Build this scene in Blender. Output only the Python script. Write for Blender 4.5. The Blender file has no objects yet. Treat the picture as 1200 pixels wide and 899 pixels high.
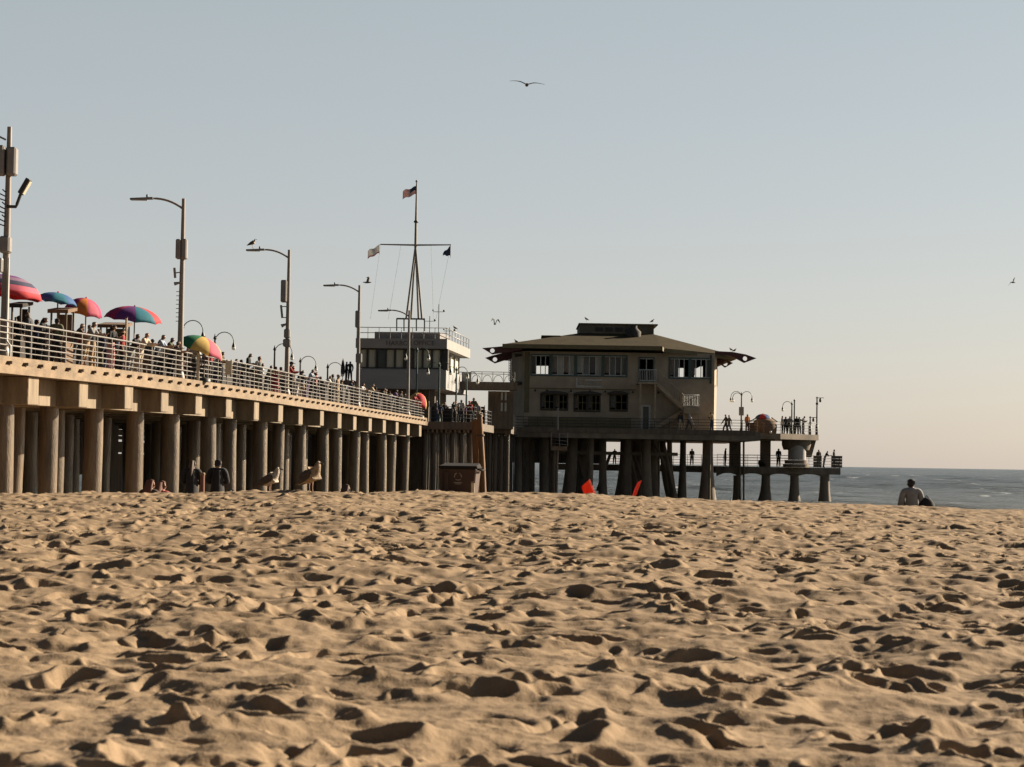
import bpy, bmesh, math, random
import numpy as np
from mathutils import Vector, Matrix

random.seed(7)
R = math.radians
S = bpy.context.scene
COL = S.collection

# ------------------------------------------------------------------ camera, sky, sun, exposure
ZC = 3.4
F = 2360.0
cd = bpy.data.cameras.new('camera')
cam = bpy.data.objects.new('camera', cd)
COL.objects.link(cam)
cd.sensor_width = 36.0
cd.lens = F / 1200 * 36
cd.clip_start = 0.1
cd.clip_end = 30000
cd.dof.use_dof = True
cd.dof.focus_distance = 60
cd.dof.aperture_fstop = 9.0
CAMR = Matrix.Rotation(R(90 + 2.213), 3, 'X') @ Matrix.Rotation(R(0.9), 3, 'Z')
cam.matrix_world = Matrix.Translation((0, 0, ZC)) @ CAMR.to_4x4()
S.camera = cam

SUN_EL, SUN_AZ = 24.0, 58.0          # azimuth to the right of the view direction
w = bpy.data.worlds.new('World')
S.world = w
w.use_nodes = True
nt = w.node_tree
bg = nt.nodes['Background']
sky = nt.nodes.new('ShaderNodeTexSky')
sky.sky_type = 'NISHITA'
sky.sun_disc = False
sky.sun_elevation = R(SUN_EL)
sky.sun_rotation = R(SUN_AZ)
sky.altitude = 0
sky.air_density = 1.0
sky.dust_density = 1.0
sky.ozone_density = 1.0
# marine haze: pale and even low over the sea towards the sun, thinning overhead and away from the sun
def wnode(kind, **kw):
    n = nt.nodes.new(kind)
    for k, v in kw.items(): setattr(n, k, v)
    return n
tcw = wnode('ShaderNodeTexCoord')
sepw = wnode('ShaderNodeSeparateXYZ')
nt.links.new(tcw.outputs['Generated'], sepw.inputs[0])
elev = wnode('ShaderNodeMapRange', interpolation_type='SMOOTHSTEP')
for i, v in ((1, 0.24), (2, 0.6), (3, 1.0), (4, 0.08)): elev.inputs[i].default_value = v
nt.links.new(sepw.outputs[2], elev.inputs[0])
dotw = wnode('ShaderNodeVectorMath', operation='DOT_PRODUCT')
dotw.inputs[1].default_value = (math.sin(R(SUN_AZ)), math.cos(R(SUN_AZ)), 0)
nt.links.new(tcw.outputs['Generated'], dotw.inputs[0])
azim = wnode('ShaderNodeMapRange', interpolation_type='SMOOTHSTEP')
for i, v in ((1, -0.5), (2, 0.35), (3, 0.2), (4, 1.0)): azim.inputs[i].default_value = v
nt.links.new(dotw.outputs['Value'], azim.inputs[0])
m1 = wnode('ShaderNodeMath', operation='MULTIPLY')
nt.links.new(elev.outputs[0], m1.inputs[0]); nt.links.new(azim.outputs[0], m1.inputs[1])
m2 = wnode('ShaderNodeMath', operation='MULTIPLY')
m2.inputs[1].default_value = 0.6
nt.links.new(m1.outputs[0], m2.inputs[0])
hz = wnode('ShaderNodeMix', data_type='RGBA')
hcol = wnode('ShaderNodeMix', data_type='RGBA')
hcol.inputs[6].default_value = (6.2, 5.8, 5.8, 1)
hcol.inputs[7].default_value = (5.1, 5.45, 5.1, 1)
helev = wnode('ShaderNodeMapRange')
for i, v in ((1, 0.05), (2, 0.24), (3, 0.0), (4, 1.0)): helev.inputs[i].default_value = v
nt.links.new(sepw.outputs[2], helev.inputs[0]); nt.links.new(helev.outputs[0], hcol.inputs[0])
nt.links.new(hcol.outputs[2], hz.inputs[7])
nt.links.new(m2.outputs[0], hz.inputs[0]); nt.links.new(sky.outputs[0], hz.inputs[6])
# sky scaled down, most behind the camera and overhead, to weaken the fill light
away = wnode('ShaderNodeMapRange', interpolation_type='SMOOTHSTEP')
for i, v in ((1, -0.7), (2, 0.25), (3, 0.32), (4, 1.0)): away.inputs[i].default_value = v
nt.links.new(dotw.outputs['Value'], away.inputs[0])
zen = wnode('ShaderNodeMapRange', interpolation_type='SMOOTHSTEP')
for i, v in ((1, 0.28), (2, 0.75), (3, 0.79), (4, 0.40)): zen.inputs[i].default_value = v
nt.links.new(sepw.outputs[2], zen.inputs[0])
dim = wnode('ShaderNodeMath', operation='MULTIPLY')
nt.links.new(away.outputs[0], dim.inputs[0]); nt.links.new(zen.outputs[0], dim.inputs[1])
scw = wnode('ShaderNodeVectorMath', operation='SCALE')
nt.links.new(hz.outputs[2], scw.inputs[0]); nt.links.new(dim.outputs[0], scw.inputs['Scale'])
nt.links.new(scw.outputs[0], bg.inputs[0])
bg.inputs[1].default_value = 0.05

sl = bpy.data.lights.new('sun', 'SUN')
sun = bpy.data.objects.new('sun', sl)
COL.objects.link(sun)
sl.energy = 5.0
sl.angle = R(0.5)
sl.color = (1.0, 0.85, 0.65)
sd = Vector((math.sin(R(SUN_AZ)) * math.cos(R(SUN_EL)), math.cos(R(SUN_AZ)) * math.cos(R(SUN_EL)), math.sin(R(SUN_EL))))
sun.rotation_euler = sd.to_track_quat('Z', 'Y').to_euler()

S.view_settings.view_transform = 'Standard'
S.view_settings.look = 'None'
S.view_settings.exposure = 1.38
S.view_settings.gamma = 1.0
S.cycles.max_bounces = 6

# ------------------------------------------------------------------ helpers
def at(px, py, D):
    """A point at depth D (metres along +Y) seen at pixel (px, py) of the 1200x899 photograph."""
    d = CAMR @ Vector(((px - 600) / F, -(py - 449.5) / F, -1))
    k = D / d.y
    return Vector((d.x * k, D, ZC + d.z * k))

_m = {}
def mat(name, col, rough=0.7, var=0.25, scale=6.0, bump=0.0, bscale=None, metal=0.0, spec=0.5, streak=None, trans=0.0):
    """Procedural Principled material: colour broken up by two noises, optional bump, streaks and cloth translucency."""
    if name in _m:
        return _m[name]
    m = bpy.data.materials.new(name)
    m.use_nodes = True
    n, l = m.node_tree.nodes, m.node_tree.links
    b = n['Principled BSDF']
    b.inputs['Roughness'].default_value = rough
    b.inputs['Metallic'].default_value = metal
    b.inputs['Specular IOR Level'].default_value = spec
    tc = n.new('ShaderNodeTexCoord')
    mp = n.new('ShaderNodeMapping')
    l.new(tc.outputs['Object'], mp.inputs[0])
    if streak:
        mp.inputs['Scale'].default_value = streak
    nz = n.new('ShaderNodeTexNoise')
    nz.inputs['Scale'].default_value = scale
    nz.inputs['Detail'].default_value = 6
    nz.inputs['Roughness'].default_value = 0.65
    l.new(mp.outputs[0], nz.inputs[0])
    rp = n.new('ShaderNodeValToRGB')
    rp.color_ramp.elements[0].position = 0.3
    rp.color_ramp.elements[1].position = 0.7
    c = Vector(col)
    rp.color_ramp.elements[0].color = (*(c * (1 - var)), 1)
    rp.color_ramp.elements[1].color = (*[min(1, x) for x in c * (1 + var * 0.7)], 1)
    l.new(nz.outputs['Fac'], rp.inputs[0])
    l.new(rp.outputs[0], b.inputs['Base Color'])
    if bump:
        bp = n.new('ShaderNodeBump')
        bp.inputs['Strength'].default_value = bump
        bp.inputs['Distance'].default_value = 0.05
        nb = n.new('ShaderNodeTexNoise')
        nb.inputs['Scale'].default_value = bscale or scale * 3
        nb.inputs['Detail'].default_value = 5
        l.new(mp.outputs[0], nb.inputs[0])
        l.new(nb.outputs['Fac'], bp.inputs['Height'])
        l.new(bp.outputs[0], b.inputs['Normal'])
    if trans:
        tr = n.new('ShaderNodeBsdfTranslucent')
        l.new(rp.outputs[0], tr.inputs[0])
        mx = n.new('ShaderNodeMixShader')
        mx.inputs[0].default_value = trans
        l.new(b.outputs[0], mx.inputs[1])
        l.new(tr.outputs[0], mx.inputs[2])
        l.new(mx.outputs[0], n['Material Output'].inputs[0])
    _m[name] = m
    return m

ORG = {}
def tag(o, label=None, cat=None, group=None, kind=None):
    if label: o['label'] = label
    if cat: o['category'] = cat
    if group: o['group'] = group
    if kind: o['kind'] = kind
    return o

def thing(name, label, cat, loc=(0, 0, 0), rz=0.0, group=None, world=False):
    """An Empty at the thing's base. world=True: its parts are given in world coordinates."""
    o = bpy.data.objects.new(name, None)
    COL.objects.link(o)
    o.empty_display_size = 0.3
    o.location = loc
    o.rotation_euler = (0, 0, rz)
    if world:
        ORG[o.name] = Vector(loc)
    return tag(o, label, cat, group, 'thing')

def link(name, me, parent=None):
    o = bpy.data.objects.new(name, me)
    COL.objects.link(o)
    if parent is not None:
        o.parent = parent
        if parent.name in ORG:
            ORG[o.name] = ORG[parent.name]
    return o

class MB:
    """Collects shapes into one mesh."""
    def __init__(self):
        self.v, self.f, self.mi, self.sm = [], [], [], []
    def add(self, vs, fs, mi=0, smooth=False):
        k = len(self.v)
        self.v += [Vector(p) for p in vs]
        self.f += [tuple(i + k for i in f) for f in fs]
        self.mi += [mi] * len(fs)
        self.sm += [smooth] * len(fs)
        return self
    def box(self, lo, hi, mi=0):
        (a, b, c), (d, e, f) = lo, hi
        return self.hexa([(a, b, c), (d, b, c), (d, e, c), (a, e, c)], [(a, b, f), (d, b, f), (d, e, f), (a, e, f)], mi)
    def hexa(self, bot, top, mi=0):
        n = len(bot)
        fs = [tuple(reversed(range(n))), tuple(range(n, 2 * n))]
        fs += [(i, (i + 1) % n, n + (i + 1) % n, n + i) for i in range(n)]
        return self.add(list(bot) + list(top), fs, mi)
    def obox(self, c, ax, half, mi=0):
        """Oriented box: centre, 3 axis vectors, half sizes."""
        c = Vector(c); a = [Vector(x).normalized() * h for x, h in zip(ax, half)]
        bot = [c - a[2] + p for p in (-a[0] - a[1], a[0] - a[1], a[0] + a[1], -a[0] + a[1])]
        return self.hexa(bot, [p + 2 * a[2] for p in bot], mi)
    def tube(self, pts, r, n=8, mi=0, cap=True, smooth=True):
        pts = [Vector(p) for p in pts]
        rs = r if isinstance(r, (list, tuple)) else [r] * len(pts)
        vs, fs = [], []
        up = None
        for i, p in enumerate(pts):
            t = (pts[min(i + 1, len(pts) - 1)] - pts[max(i - 1, 0)]).normalized()
            if up is None:
                up = Vector((0, 0, 1)) if abs(t.z) < 0.9 else Vector((1, 0, 0))
            s = t.cross(up).normalized()
            up = s.cross(t).normalized()
            rr = rs[i] if isinstance(rs[i], tuple) else (rs[i], rs[i])
            for k in range(n):
                a = 2 * math.pi * k / n
                vs.append(p + s * math.cos(a) * rr[0] + up * math.sin(a) * rr[1])
        for i in range(len(pts) - 1):
            for k in range(n):
                fs.append((i * n + k, i * n + (k + 1) % n, (i + 1) * n + (k + 1) % n, (i + 1) * n + k))
        self.add(vs, fs, mi, smooth)
        if cap:
            self.add(vs[:n], [tuple(reversed(range(n)))], mi); self.add(vs[-n:], [tuple(range(n))], mi)
        return self
    def ball(self, c, r, n=10, m=7, mi=0):
        c = Vector(c); r = r if isinstance(r, tuple) else (r, r, r)
        vs, fs = [], []
        for j in range(m + 1):
            th = math.pi * j / m
            for k in range(n):
                a = 2 * math.pi * k / n
                vs.append(c + Vector((math.sin(th) * math.cos(a) * r[0], math.sin(th) * math.sin(a) * r[1], math.cos(th) * r[2])))
        for j in range(m):
            for k in range(n):
                fs.append((j * n + k, (j + 1) * n + k, (j + 1) * n + (k + 1) % n, j * n + (k + 1) % n))
        return self.add(vs, fs, mi, True)
    def lathe(self, prof, c=(0, 0, 0), n=20, mi=0):
        c = Vector(c); vs, fs = [], []
        for (r, z) in prof:
            for k in range(n):
                a = 2 * math.pi * k / n
                vs.append(c + Vector((r * math.cos(a), r * math.sin(a), z)))
        for j in range(len(prof) - 1):
            for k in range(n):
                fs.append((j * n + k, j * n + (k + 1) % n, (j + 1) * n + (k + 1) % n, (j + 1) * n + k))
        self.add(vs, fs, mi, True)
        self.add(vs[:n], [tuple(reversed(range(n)))], mi); self.add(vs[-n:], [tuple(range(n))], mi)
        return self
    def prism(self, poly, d, mi=0):
        """Polygon of 3D points extruded by the vector d."""
        d = Vector(d)
        return self.hexa([Vector(p) for p in poly], [Vector(p) + d for p in poly], mi)
    def build(self, name, mats, parent=None, bevel=0.0):
        o0 = ORG.get(parent.name) if parent is not None else None
        me = bpy.data.meshes.new(name)
        vs = [tuple(p - o0) for p in self.v] if o0 is not None else [tuple(p) for p in self.v]
        me.from_pydata(vs, [], self.f)
        bm = bmesh.new(); bm.from_mesh(me)
        for f, i, s in zip(bm.faces, self.mi, self.sm):
            f.material_index = i; f.smooth = s
        bmesh.ops.recalc_face_normals(bm, faces=bm.faces)
        if bevel:
            bmesh.ops.bevel(bm, geom=bm.edges[:], offset=bevel, segments=1, affect='EDGES', clamp_overlap=True)
        bm.to_mesh(me); bm.free()
        for m in (mats if isinstance(mats, (list, tuple)) else [mats]):
            me.materials.append(m)
        return link(name, me, parent)

def children(o):
    return [c for c in COL.objects if c.parent == o]

def copy_tree(o, parent=None, kids=None):
    if kids is None:
        kids = {}
        for c in COL.objects:
            if c.parent: kids.setdefault(c.parent.name, []).append(c)
    c = o.copy()
    COL.objects.link(c)
    if parent is not None: c.parent = parent
    for ch in kids.get(o.name, []):
        copy_tree(ch, c, kids)
    return c

def eval_mesh(o):
    dg = bpy.context.evaluated_depsgraph_get()
    dg.update()
    return bpy.data.meshes.new_from_object(o.evaluated_get(dg))

def text_mesh(txt, size, depth, name, m, parent, M):
    """Real raised lettering as a mesh part; M places it (x right, y up, z out)."""
    c = bpy.data.curves.new(name, 'FONT')
    c.body = txt; c.size = size; c.extrude = depth; c.align_x = 'CENTER'; c.align_y = 'CENTER'; c.resolution_u = 3
    t = bpy.data.objects.new(name, c)
    COL.objects.link(t)
    me = eval_mesh(t)
    bpy.data.objects.remove(t)
    o0 = ORG.get(parent.name, Vector((0, 0, 0)))
    me.transform(Matrix.Translation(-o0) @ M)
    me.materials.clear(); me.materials.append(m)
    return link(name, me, parent)

FACE_CAM = Matrix(((1, 0, 0, 0), (0, 0, -1, 0), (0, 1, 0, 0), (0, 0, 0, 1)))   # x right, y up, out towards -Y

# value noise on arrays -------------------------------------------------------
rng = np.random.default_rng(3)
_perm = rng.random((512, 512)).astype(np.float32)
def vnoise(x, y):
    xi = np.floor(x).astype(np.int64); yi = np.floor(y).astype(np.int64)
    fx = (x - xi).astype(np.float32); fy = (y - yi).astype(np.float32)
    fx = fx * fx * fx * (fx * (fx * 6 - 15) + 10); fy = fy * fy * fy * (fy * (fy * 6 - 15) + 10)
    a, b = xi & 511, yi & 511
    a1, b1 = (xi + 1) & 511, (yi + 1) & 511
    return (_perm[a, b] * (1 - fx) + _perm[a1, b] * fx) * (1 - fy) + (_perm[a, b1] * (1 - fx) + _perm[a1, b1] * fx) * fy - 0.5

_ang = rng.random((512, 512)).astype(np.float32) * 6.2832
_gx, _gy = np.cos(_ang), np.sin(_ang)
def gnoise(x, y):
    xi = np.floor(x).astype(np.int64); yi = np.floor(y).astype(np.int64)
    fx = (x - xi).astype(np.float32); fy = (y - yi).astype(np.float32)
    u = fx * fx * fx * (fx * (fx * 6 - 15) + 10); v = fy * fy * fy * (fy * (fy * 6 - 15) + 10)
    a, b = xi & 511, yi & 511
    a1, b1 = (xi + 1) & 511, (yi + 1) & 511
    d = lambda i, j, px_, py_: _gx[i, j] * px_ + _gy[i, j] * py_
    return (d(a, b, fx, fy) * (1 - u) + d(a1, b, fx - 1, fy) * u) * (1 - v) + (d(a, b1, fx, fy - 1) * (1 - u) + d(a1, b1, fx - 1, fy - 1) * u) * v

def grid_mesh(name, X, Y, Z, m, wrap=True, smooth=True):
    nr, nc = X.shape
    me = bpy.data.meshes.new(name)
    co = np.stack([X, Y, Z], -1).reshape(-1, 3).astype(np.float32)
    i = np.arange(nr - 1)[:, None]; j = np.arange(nc if wrap else nc - 1)[None, :]
    j1 = (j + 1) % nc
    q = np.stack(np.broadcast_arrays(i * nc + j, i * nc + j1, (i + 1) * nc + j1, (i + 1) * nc + j), -1).reshape(-1, 4).astype(np.int32)
    me.vertices.add(len(co)); me.vertices.foreach_set('co', co.ravel())
    me.loops.add(q.size); me.loops.foreach_set('vertex_index', q.ravel())
    me.polygons.add(len(q))
    me.polygons.foreach_set('loop_start', np.arange(0, q.size, 4, dtype=np.int32))
    me.polygons.foreach_set('use_smooth', np.full(len(q), smooth))
    me.update(calc_edges=True)
    me.materials.append(m)
    return link(name, me)

# ------------------------------------------------------------------ sand
def crest(th):
    """Crest distance and height of the beach along bearing th (0 = straight ahead, + = right)."""
    px = 600 + F * np.tan(np.clip(th, -0.5, 0.5))
    rc = np.interp(px, [-300, 0, 300, 420, 600, 800, 1000, 1200, 1500], [31, 31, 31, 31, 35, 37, 39, 41, 42])
    dp = np.interp(px, [-300, 0, 365, 500, 600, 750, 960, 1200, 1500], [48, 46.5, 40.5, 38.5, 39, 39.5, 43.5, 46.5, 48])
    return rc, ZC - rc * dp / F

def sand_base(r, th):
    rc, zc = crest(th)
    near = ZC - 0.80
    t = np.clip((r - 9) / (rc - 9), 0, 1)
    z = near + (zc - near) * t
    d = np.maximum(r - rc, 0)
    z = z - 0.055 * d - 0.0006 * np.minimum(d, 22) ** 2
    return np.maximum(z, -2.0)

def sand_z(x, y):
    return float(sand_base(np.array([math.hypot(x, y)]), np.array([math.atan2(x, y)]))[0])

def make_sand():
    fine = np.concatenate([np.arange(-1.05, -0.347, 0.004), np.arange(-0.345, 0.3451, 0.0010), np.arange(0.349, 1.05, 0.004)])
    side = np.linspace(1.08, 2 * math.pi - 1.08, 50)
    th = np.concatenate([fine, side])
    rows = [0.4]
    while rows[-1] < 3.4: rows.append(rows[-1] * 1.05)
    while rows[-1] < 47: rows.append(rows[-1] * 1.0014)
    while rows[-1] < 400: rows.append(rows[-1] * 1.03)
    r = np.array(rows)
    RR, TT = np.meshgrid(r, th, indexing='ij')
    X = RR * np.sin(TT); Y = RR * np.cos(TT)
    thn = np.where(TT > math.pi, TT - 2 * math.pi, TT)
    Z = sand_base(RR, thn)
    fade = np.clip((60 - RR) / 20, 0, 1)
    wx = X + 0.10 * vnoise(X * 3.3 + 9, Y * 3.3) + 0.035 * vnoise(X * 11 + 9, Y * 11) + 0.012 * vnoise(X * 31, Y * 31); wy = Y + 0.10 * vnoise(X * 3.3 + 50, Y * 3.3 + 31) + 0.035 * vnoise(X * 11 + 50, Y * 11 + 31) + 0.012 * vnoise(X * 31 + 7, Y * 31)
    n = 0.11 * gnoise(wx * 0.45, wy * 0.5 + 3) + 0.038 * gnoise(wx * 1.45 + 2, wy * 1.6 + 9) + 0.047 * gnoise(wx * 3.1 + 7, wy * 3.5) + 0.023 * gnoise(wx * 5.9 + 27, wy * 6.6 + 5)
    n += 0.008 * gnoise(wx * 11 + 70, wy * 11 + 40) + 0.004 * gnoise(X * 25, Y * 25) + 0.0018 * gnoise(X * 55, Y * 55)
    far = np.interp(RR, [10, 24, 36], [1.0, 1.0, 0.8])
    P = np.zeros_like(Z)
    # trodden pits: steep on one side, a pushed-up lip on the other
    rg = np.random.default_rng(11)
    N = 16000
    pth = rg.uniform(-0.34, 0.34, N)
    pr = np.sqrt(rg.uniform(3.4 ** 2, 46 ** 2, N))
    M = 9500
    oth = rg.uniform(0.33, 1.04, M) * rg.choice([-1, 1], M)
    pth = np.concatenate([pth, oth]); pr = np.concatenate([pr, np.sqrt(rg.uniform(1.5 ** 2, 26 ** 2, M))])
    for k in range(N + M):
        a = rg.uniform(0.055, 0.135); b = a * rg.uniform(0.4, 0.8); dep = b * rg.uniform(0.4, 0.95); ang = rg.uniform(0, math.pi)
        x0, y0 = pr[k] * math.sin(pth[k]), pr[k] * math.cos(pth[k])
        ext = a * 1.9
        i0, i1 = np.searchsorted(r, pr[k] - ext), np.searchsorted(r, pr[k] + ext)
        j0, j1 = np.searchsorted(fine, pth[k] - ext / pr[k]), np.searchsorted(fine, pth[k] + ext / pr[k])
        if i1 <= i0 or j1 <= j0: continue
        dx = wx[i0:i1, j0:j1] - x0; dy = wy[i0:i1, j0:j1] - y0
        ca, sa = math.cos(ang), math.sin(ang)
        u = (dx * ca + dy * sa) / a; v = (-dx * sa + dy * ca) / b
        v = v + 0.35 * u * u
        rho = np.sqrt(u * u + v * v)
        sk = rg.uniform(0, 6.28)
        side = (math.cos(sk) * u + math.sin(sk) * v)
        edge = np.clip((1.0 - rho) / 0.5, 0, 1); edge = edge * edge * (3 - 2 * edge)
        bowl = -dep * edge * np.clip(0.55 + 0.65 * side, 0.05, None)
        rim = 0.24 * dep * np.exp(-((rho - 1.12) / np.where(rho < 1.12, 0.16, 0.42)) ** 2) * np.clip(0.7 + 0.8 * side / np.maximum(rho, 0.4), 0, None)
        old = P[i0:i1, j0:j1]
        P[i0:i1, j0:j1] = old * (1 - 0.75 * np.clip(1.25 - rho, 0, 1)) + bowl + rim
    P = np.clip(P, -0.08, 0.03)
    Z = Z + (n + P) * far * fade * np.clip((RR - 0.5) / 2, 0.3, 1)
    m = bpy.data.materials.new('sand')
    m.use_nodes = True
    nn, l = m.node_tree.nodes, m.node_tree.links
    b = nn['Principled BSDF']
    b.inputs['Roughness'].default_value = 0.95
    b.inputs['Specular IOR Level'].default_value = 0.15
    tc = nn.new('ShaderNodeTexCoord')
    def nz(s, d=5):
        q = nn.new('ShaderNodeTexNoise'); q.inputs['Scale'].default_value = s; q.inputs['Detail'].default_value = d
        l.new(tc.outputs['Object'], q.inputs[0]); return q
    big, mid, grain = nz(0.35), nz(4, 8), nz(380, 3)
    rp = nn.new('ShaderNodeValToRGB')
    rp.color_ramp.elements[0].position = 0.3; rp.color_ramp.elements[1].position = 0.72
    rp.color_ramp.elements[0].color = (0.222, 0.156, 0.096, 1)
    rp.color_ramp.elements[1].color = (0.280, 0.201, 0.127, 1)
    mx = nn.new('ShaderNodeMix'); mx.inputs[0].default_value = 0.5
    l.new(big.outputs['Fac'], mx.inputs[2]); l.new(mid.outputs['Fac'], mx.inputs[3])
    l.new(mx.outputs[0], rp.inputs[0])
    gr = nn.new('ShaderNodeMapRange'); gr.inputs[1].default_value = 0.3; gr.inputs[2].default_value = 0.7
    gr.inputs[3].default_value = 0.72; gr.inputs[4].default_value = 1.2
    l.new(grain.outputs['Fac'], gr.inputs[0])
    mul = nn.new('ShaderNodeVectorMath'); mul.operation = 'SCALE'
    l.new(rp.outputs[0], mul.inputs[0]); l.new(gr.outputs[0], mul.inputs['Scale'])
    l.new(mul.outputs[0], b.inputs['Base Color'])
    bp = nn.new('ShaderNodeBump'); bp.inputs['Strength'].default_value = 0.5; bp.inputs['Distance'].default_value = 0.006
    g2 = nz(110, 6)
    l.new(g2.outputs['Fac'], bp.inputs['Height']); l.new(bp.outputs[0], b.inputs['Normal'])
    o = grid_mesh('sand', X, Y, Z, m)
    tag(o, 'trodden pale tan beach sand full of footprints', 'sand', kind='structure')

make_sand()

# ------------------------------------------------------------------ sea
def make_sea():
    fine = np.arange(-0.36, 0.3601, 0.0016)
    th = np.concatenate([fine, np.linspace(0.38, 2 * math.pi - 0.38, 60)])
    rows = [60.0]
    while rows[-1] < 900: rows.append(rows[-1] * 1.0055)
    while rows[-1] < 20000: rows.append(rows[-1] * 1.04)
    r = np.array(rows)
    RR, TT = np.meshgrid(r, th, indexing='ij')
    X = RR * np.sin(TT); Y = RR * np.cos(TT)
    rg = np.random.default_rng(5)
    Z = np.zeros_like(X)
    for lam, amp in ((34, .26), (23, .24), (15, .2), (10, .15), (7, .10), (5, .06)):
        for _ in range(3):
            a = rg.uniform(-0.55, 0.55) + 0.25
            k = 2 * math.pi / lam
            ph = k * (X * math.sin(a) + Y * math.cos(a)) + rg.uniform(0, 6.28)
            env = 0.6 + 1.6 * vnoise(X / lam / 2.2 + rg.uniform(0, 99), Y / lam / 1.2)
            s = 0.5 + 0.5 * np.sin(ph)
            Z += amp * env * (s ** 1.7 - 0.42)
    Z *= np.clip((1600 - RR) / 900, 0, 1) * np.clip((RR - 60) / 60, 0, 1)
    m = bpy.data.materials.new('sea_water')
    m.use_nodes = True
    n, l = m.node_tree.nodes, m.node_tree.links
    b = n['Principled BSDF']
    b.inputs['Base Color'].default_value = (0.04, 0.045, 0.04, 1)
    b.inputs['Roughness'].default_value = 0.28
    b.inputs['IOR'].default_value = 1.33
    b.inputs['Specular IOR Level'].default_value = 0.32
    tc = n.new('ShaderNodeTexCoord')
    mp = n.new('ShaderNodeMapping'); mp.inputs['Scale'].default_value = (0.35, 1.0, 1.0)
    l.new(tc.outputs['Object'], mp.inputs[0])
    q = n.new('ShaderNodeTexNoise'); q.inputs['Scale'].default_value = 0.6; q.inputs['Detail'].default_value = 8; q.inputs['Roughness'].default_value = 0.7
    l.new(mp.outputs[0], q.inputs[0])
    bp = n.new('ShaderNodeBump'); bp.inputs['Strength'].default_value = 1.0; bp.inputs['Distance'].default_value = 0.9
    l.new(q.outputs['Fac'], bp.inputs['Height']); l.new(bp.outputs[0], b.inputs['Normal'])
    # scattered foam of breaking crests
    mp2 = n.new('ShaderNodeMapping'); mp2.inputs['Scale'].default_value = (0.17, 0.05, 1.0)
    l.new(tc.outputs['Object'], mp2.inputs[0])
    q2 = n.new('ShaderNodeTexNoise'); q2.inputs['Scale'].default_value = 1.0; q2.inputs['Detail'].default_value = 6
    l.new(mp2.outputs[0], q2.inputs[0])
    rp = n.new('ShaderNodeValToRGB')
    rp.color_ramp.elements[0].position = 0.665; rp.color_ramp.elements[1].position = 0.715
    l.new(q2.outputs['Fac'], rp.inputs[0])
    mx = n.new('ShaderNodeMix'); mx.data_type = 'RGBA'
    mx.inputs[6].default_value = (0.04, 0.046, 0.042, 1); mx.inputs[7].default_value = (0.7, 0.7, 0.68, 1)
    l.new(rp.outputs[0], mx.inputs[0]); l.new(mx.outputs[2], b.inputs['Base Color'])
    o = grid_mesh('sea', X, Y, Z, m)
    tag(o, 'choppy grey blue sea reaching the horizon', 'sea', kind='structure')

make_sea()

# ------------------------------------------------------------------ shared materials
M_CONC = mat('pale_concrete', (0.20, 0.152, 0.10), 0.85, 0.42, 1.8, 0.35, 14, streak=(1.6, 1.6, 0.3))
M_PILE = mat('weathered_pile', (0.15, 0.108, 0.068), 0.42, 0.6, 1.1, 0.5, 12, streak=(3, 3, 0.4))
M_BEAM = mat('pier_beam', (0.20, 0.138, 0.08), 0.8, 0.4, 1.5, 0.4, 18, streak=(1, 0.9, 1.6))
M_DECK = mat('deck_planks', (0.22, 0.17, 0.12), 0.85, 0.3, 2.0, 0.3)
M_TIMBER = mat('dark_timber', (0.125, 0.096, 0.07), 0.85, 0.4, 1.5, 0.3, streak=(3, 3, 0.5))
M_DARKCONC = mat('stained_concrete', (0.18, 0.142, 0.105), 0.85, 0.5, 0.7, 0.3, 9, streak=(1, 1, 0.4))
M_STEEL = mat('galvanised_steel', (0.22, 0.205, 0.19), 0.42, 0.15, 9, metal=0.55)
M_POLE = mat('painted_lamp_pole', (0.22, 0.185, 0.155), 0.5, 0.18, 4)
M_BOX = mat('equipment_grey', (0.19, 0.175, 0.165), 0.6, 0.15, 4)
M_BLACK = mat('black_iron', (0.025, 0.025, 0.026), 0.5, 0.3, 8)
M_GREENIRON = mat('green_iron', (0.02, 0.05, 0.045), 0.5, 0.3, 8)
M_BULB = mat('white_globe', (0.75, 0.74, 0.70), 0.3, 0.05, 3, trans=0.3)
M_LENS = mat('lamp_lens', (0.55, 0.5, 0.38), 0.3, 0.1, 3)
M_BOLT = mat('rusty_bolt', (0.12, 0.08, 0.05), 0.8, 0.3, 10)
M_GLASS = mat('dark_glass', (0.03, 0.035, 0.035), 0.12, 0.5, 0.7, spec=0.6)

# ------------------------------------------------------------------ the pier
SL, X0 = 0.1059, -21.23
UN = math.hypot(1, SL)
U = Vector((SL, 1, 0)) / UN
NV = Vector((1, -SL, 0)) / UN
UP = Vector((0, 0, 1))
def deck_z(D):
    return ZC + float(np.interp(D, [40, 59, 72, 90, 107, 125, 144, 170], [2.76, 2.84, 2.98, 3.07, 3.04, 3.0, 2.95, 2.93]))
def P(D, s=0.0, z=0.0):
    """Pier frame: depth D along the right edge, s metres inwards, z above the deck."""
    return Vector((X0 + SL * D, D, deck_z(D) + z)) - NV * s
def D_of(px, s=0.0):
    return (-X0 + s) / (SL - (px - 600) / F)

D0, D1, W = 46.0, 143.6, 19.0
bents = [62.4 + 4.92 * i for i in range(-3, 17)]
knots = [D0] + [b for b in bents if D0 < b < D1] + [D1]
pier = thing('pier', 'long concrete pier on rows of round piles with a sunlit beam along its edge', 'pier', (P(60, 8).x, 60, 0), world=True)

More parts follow.
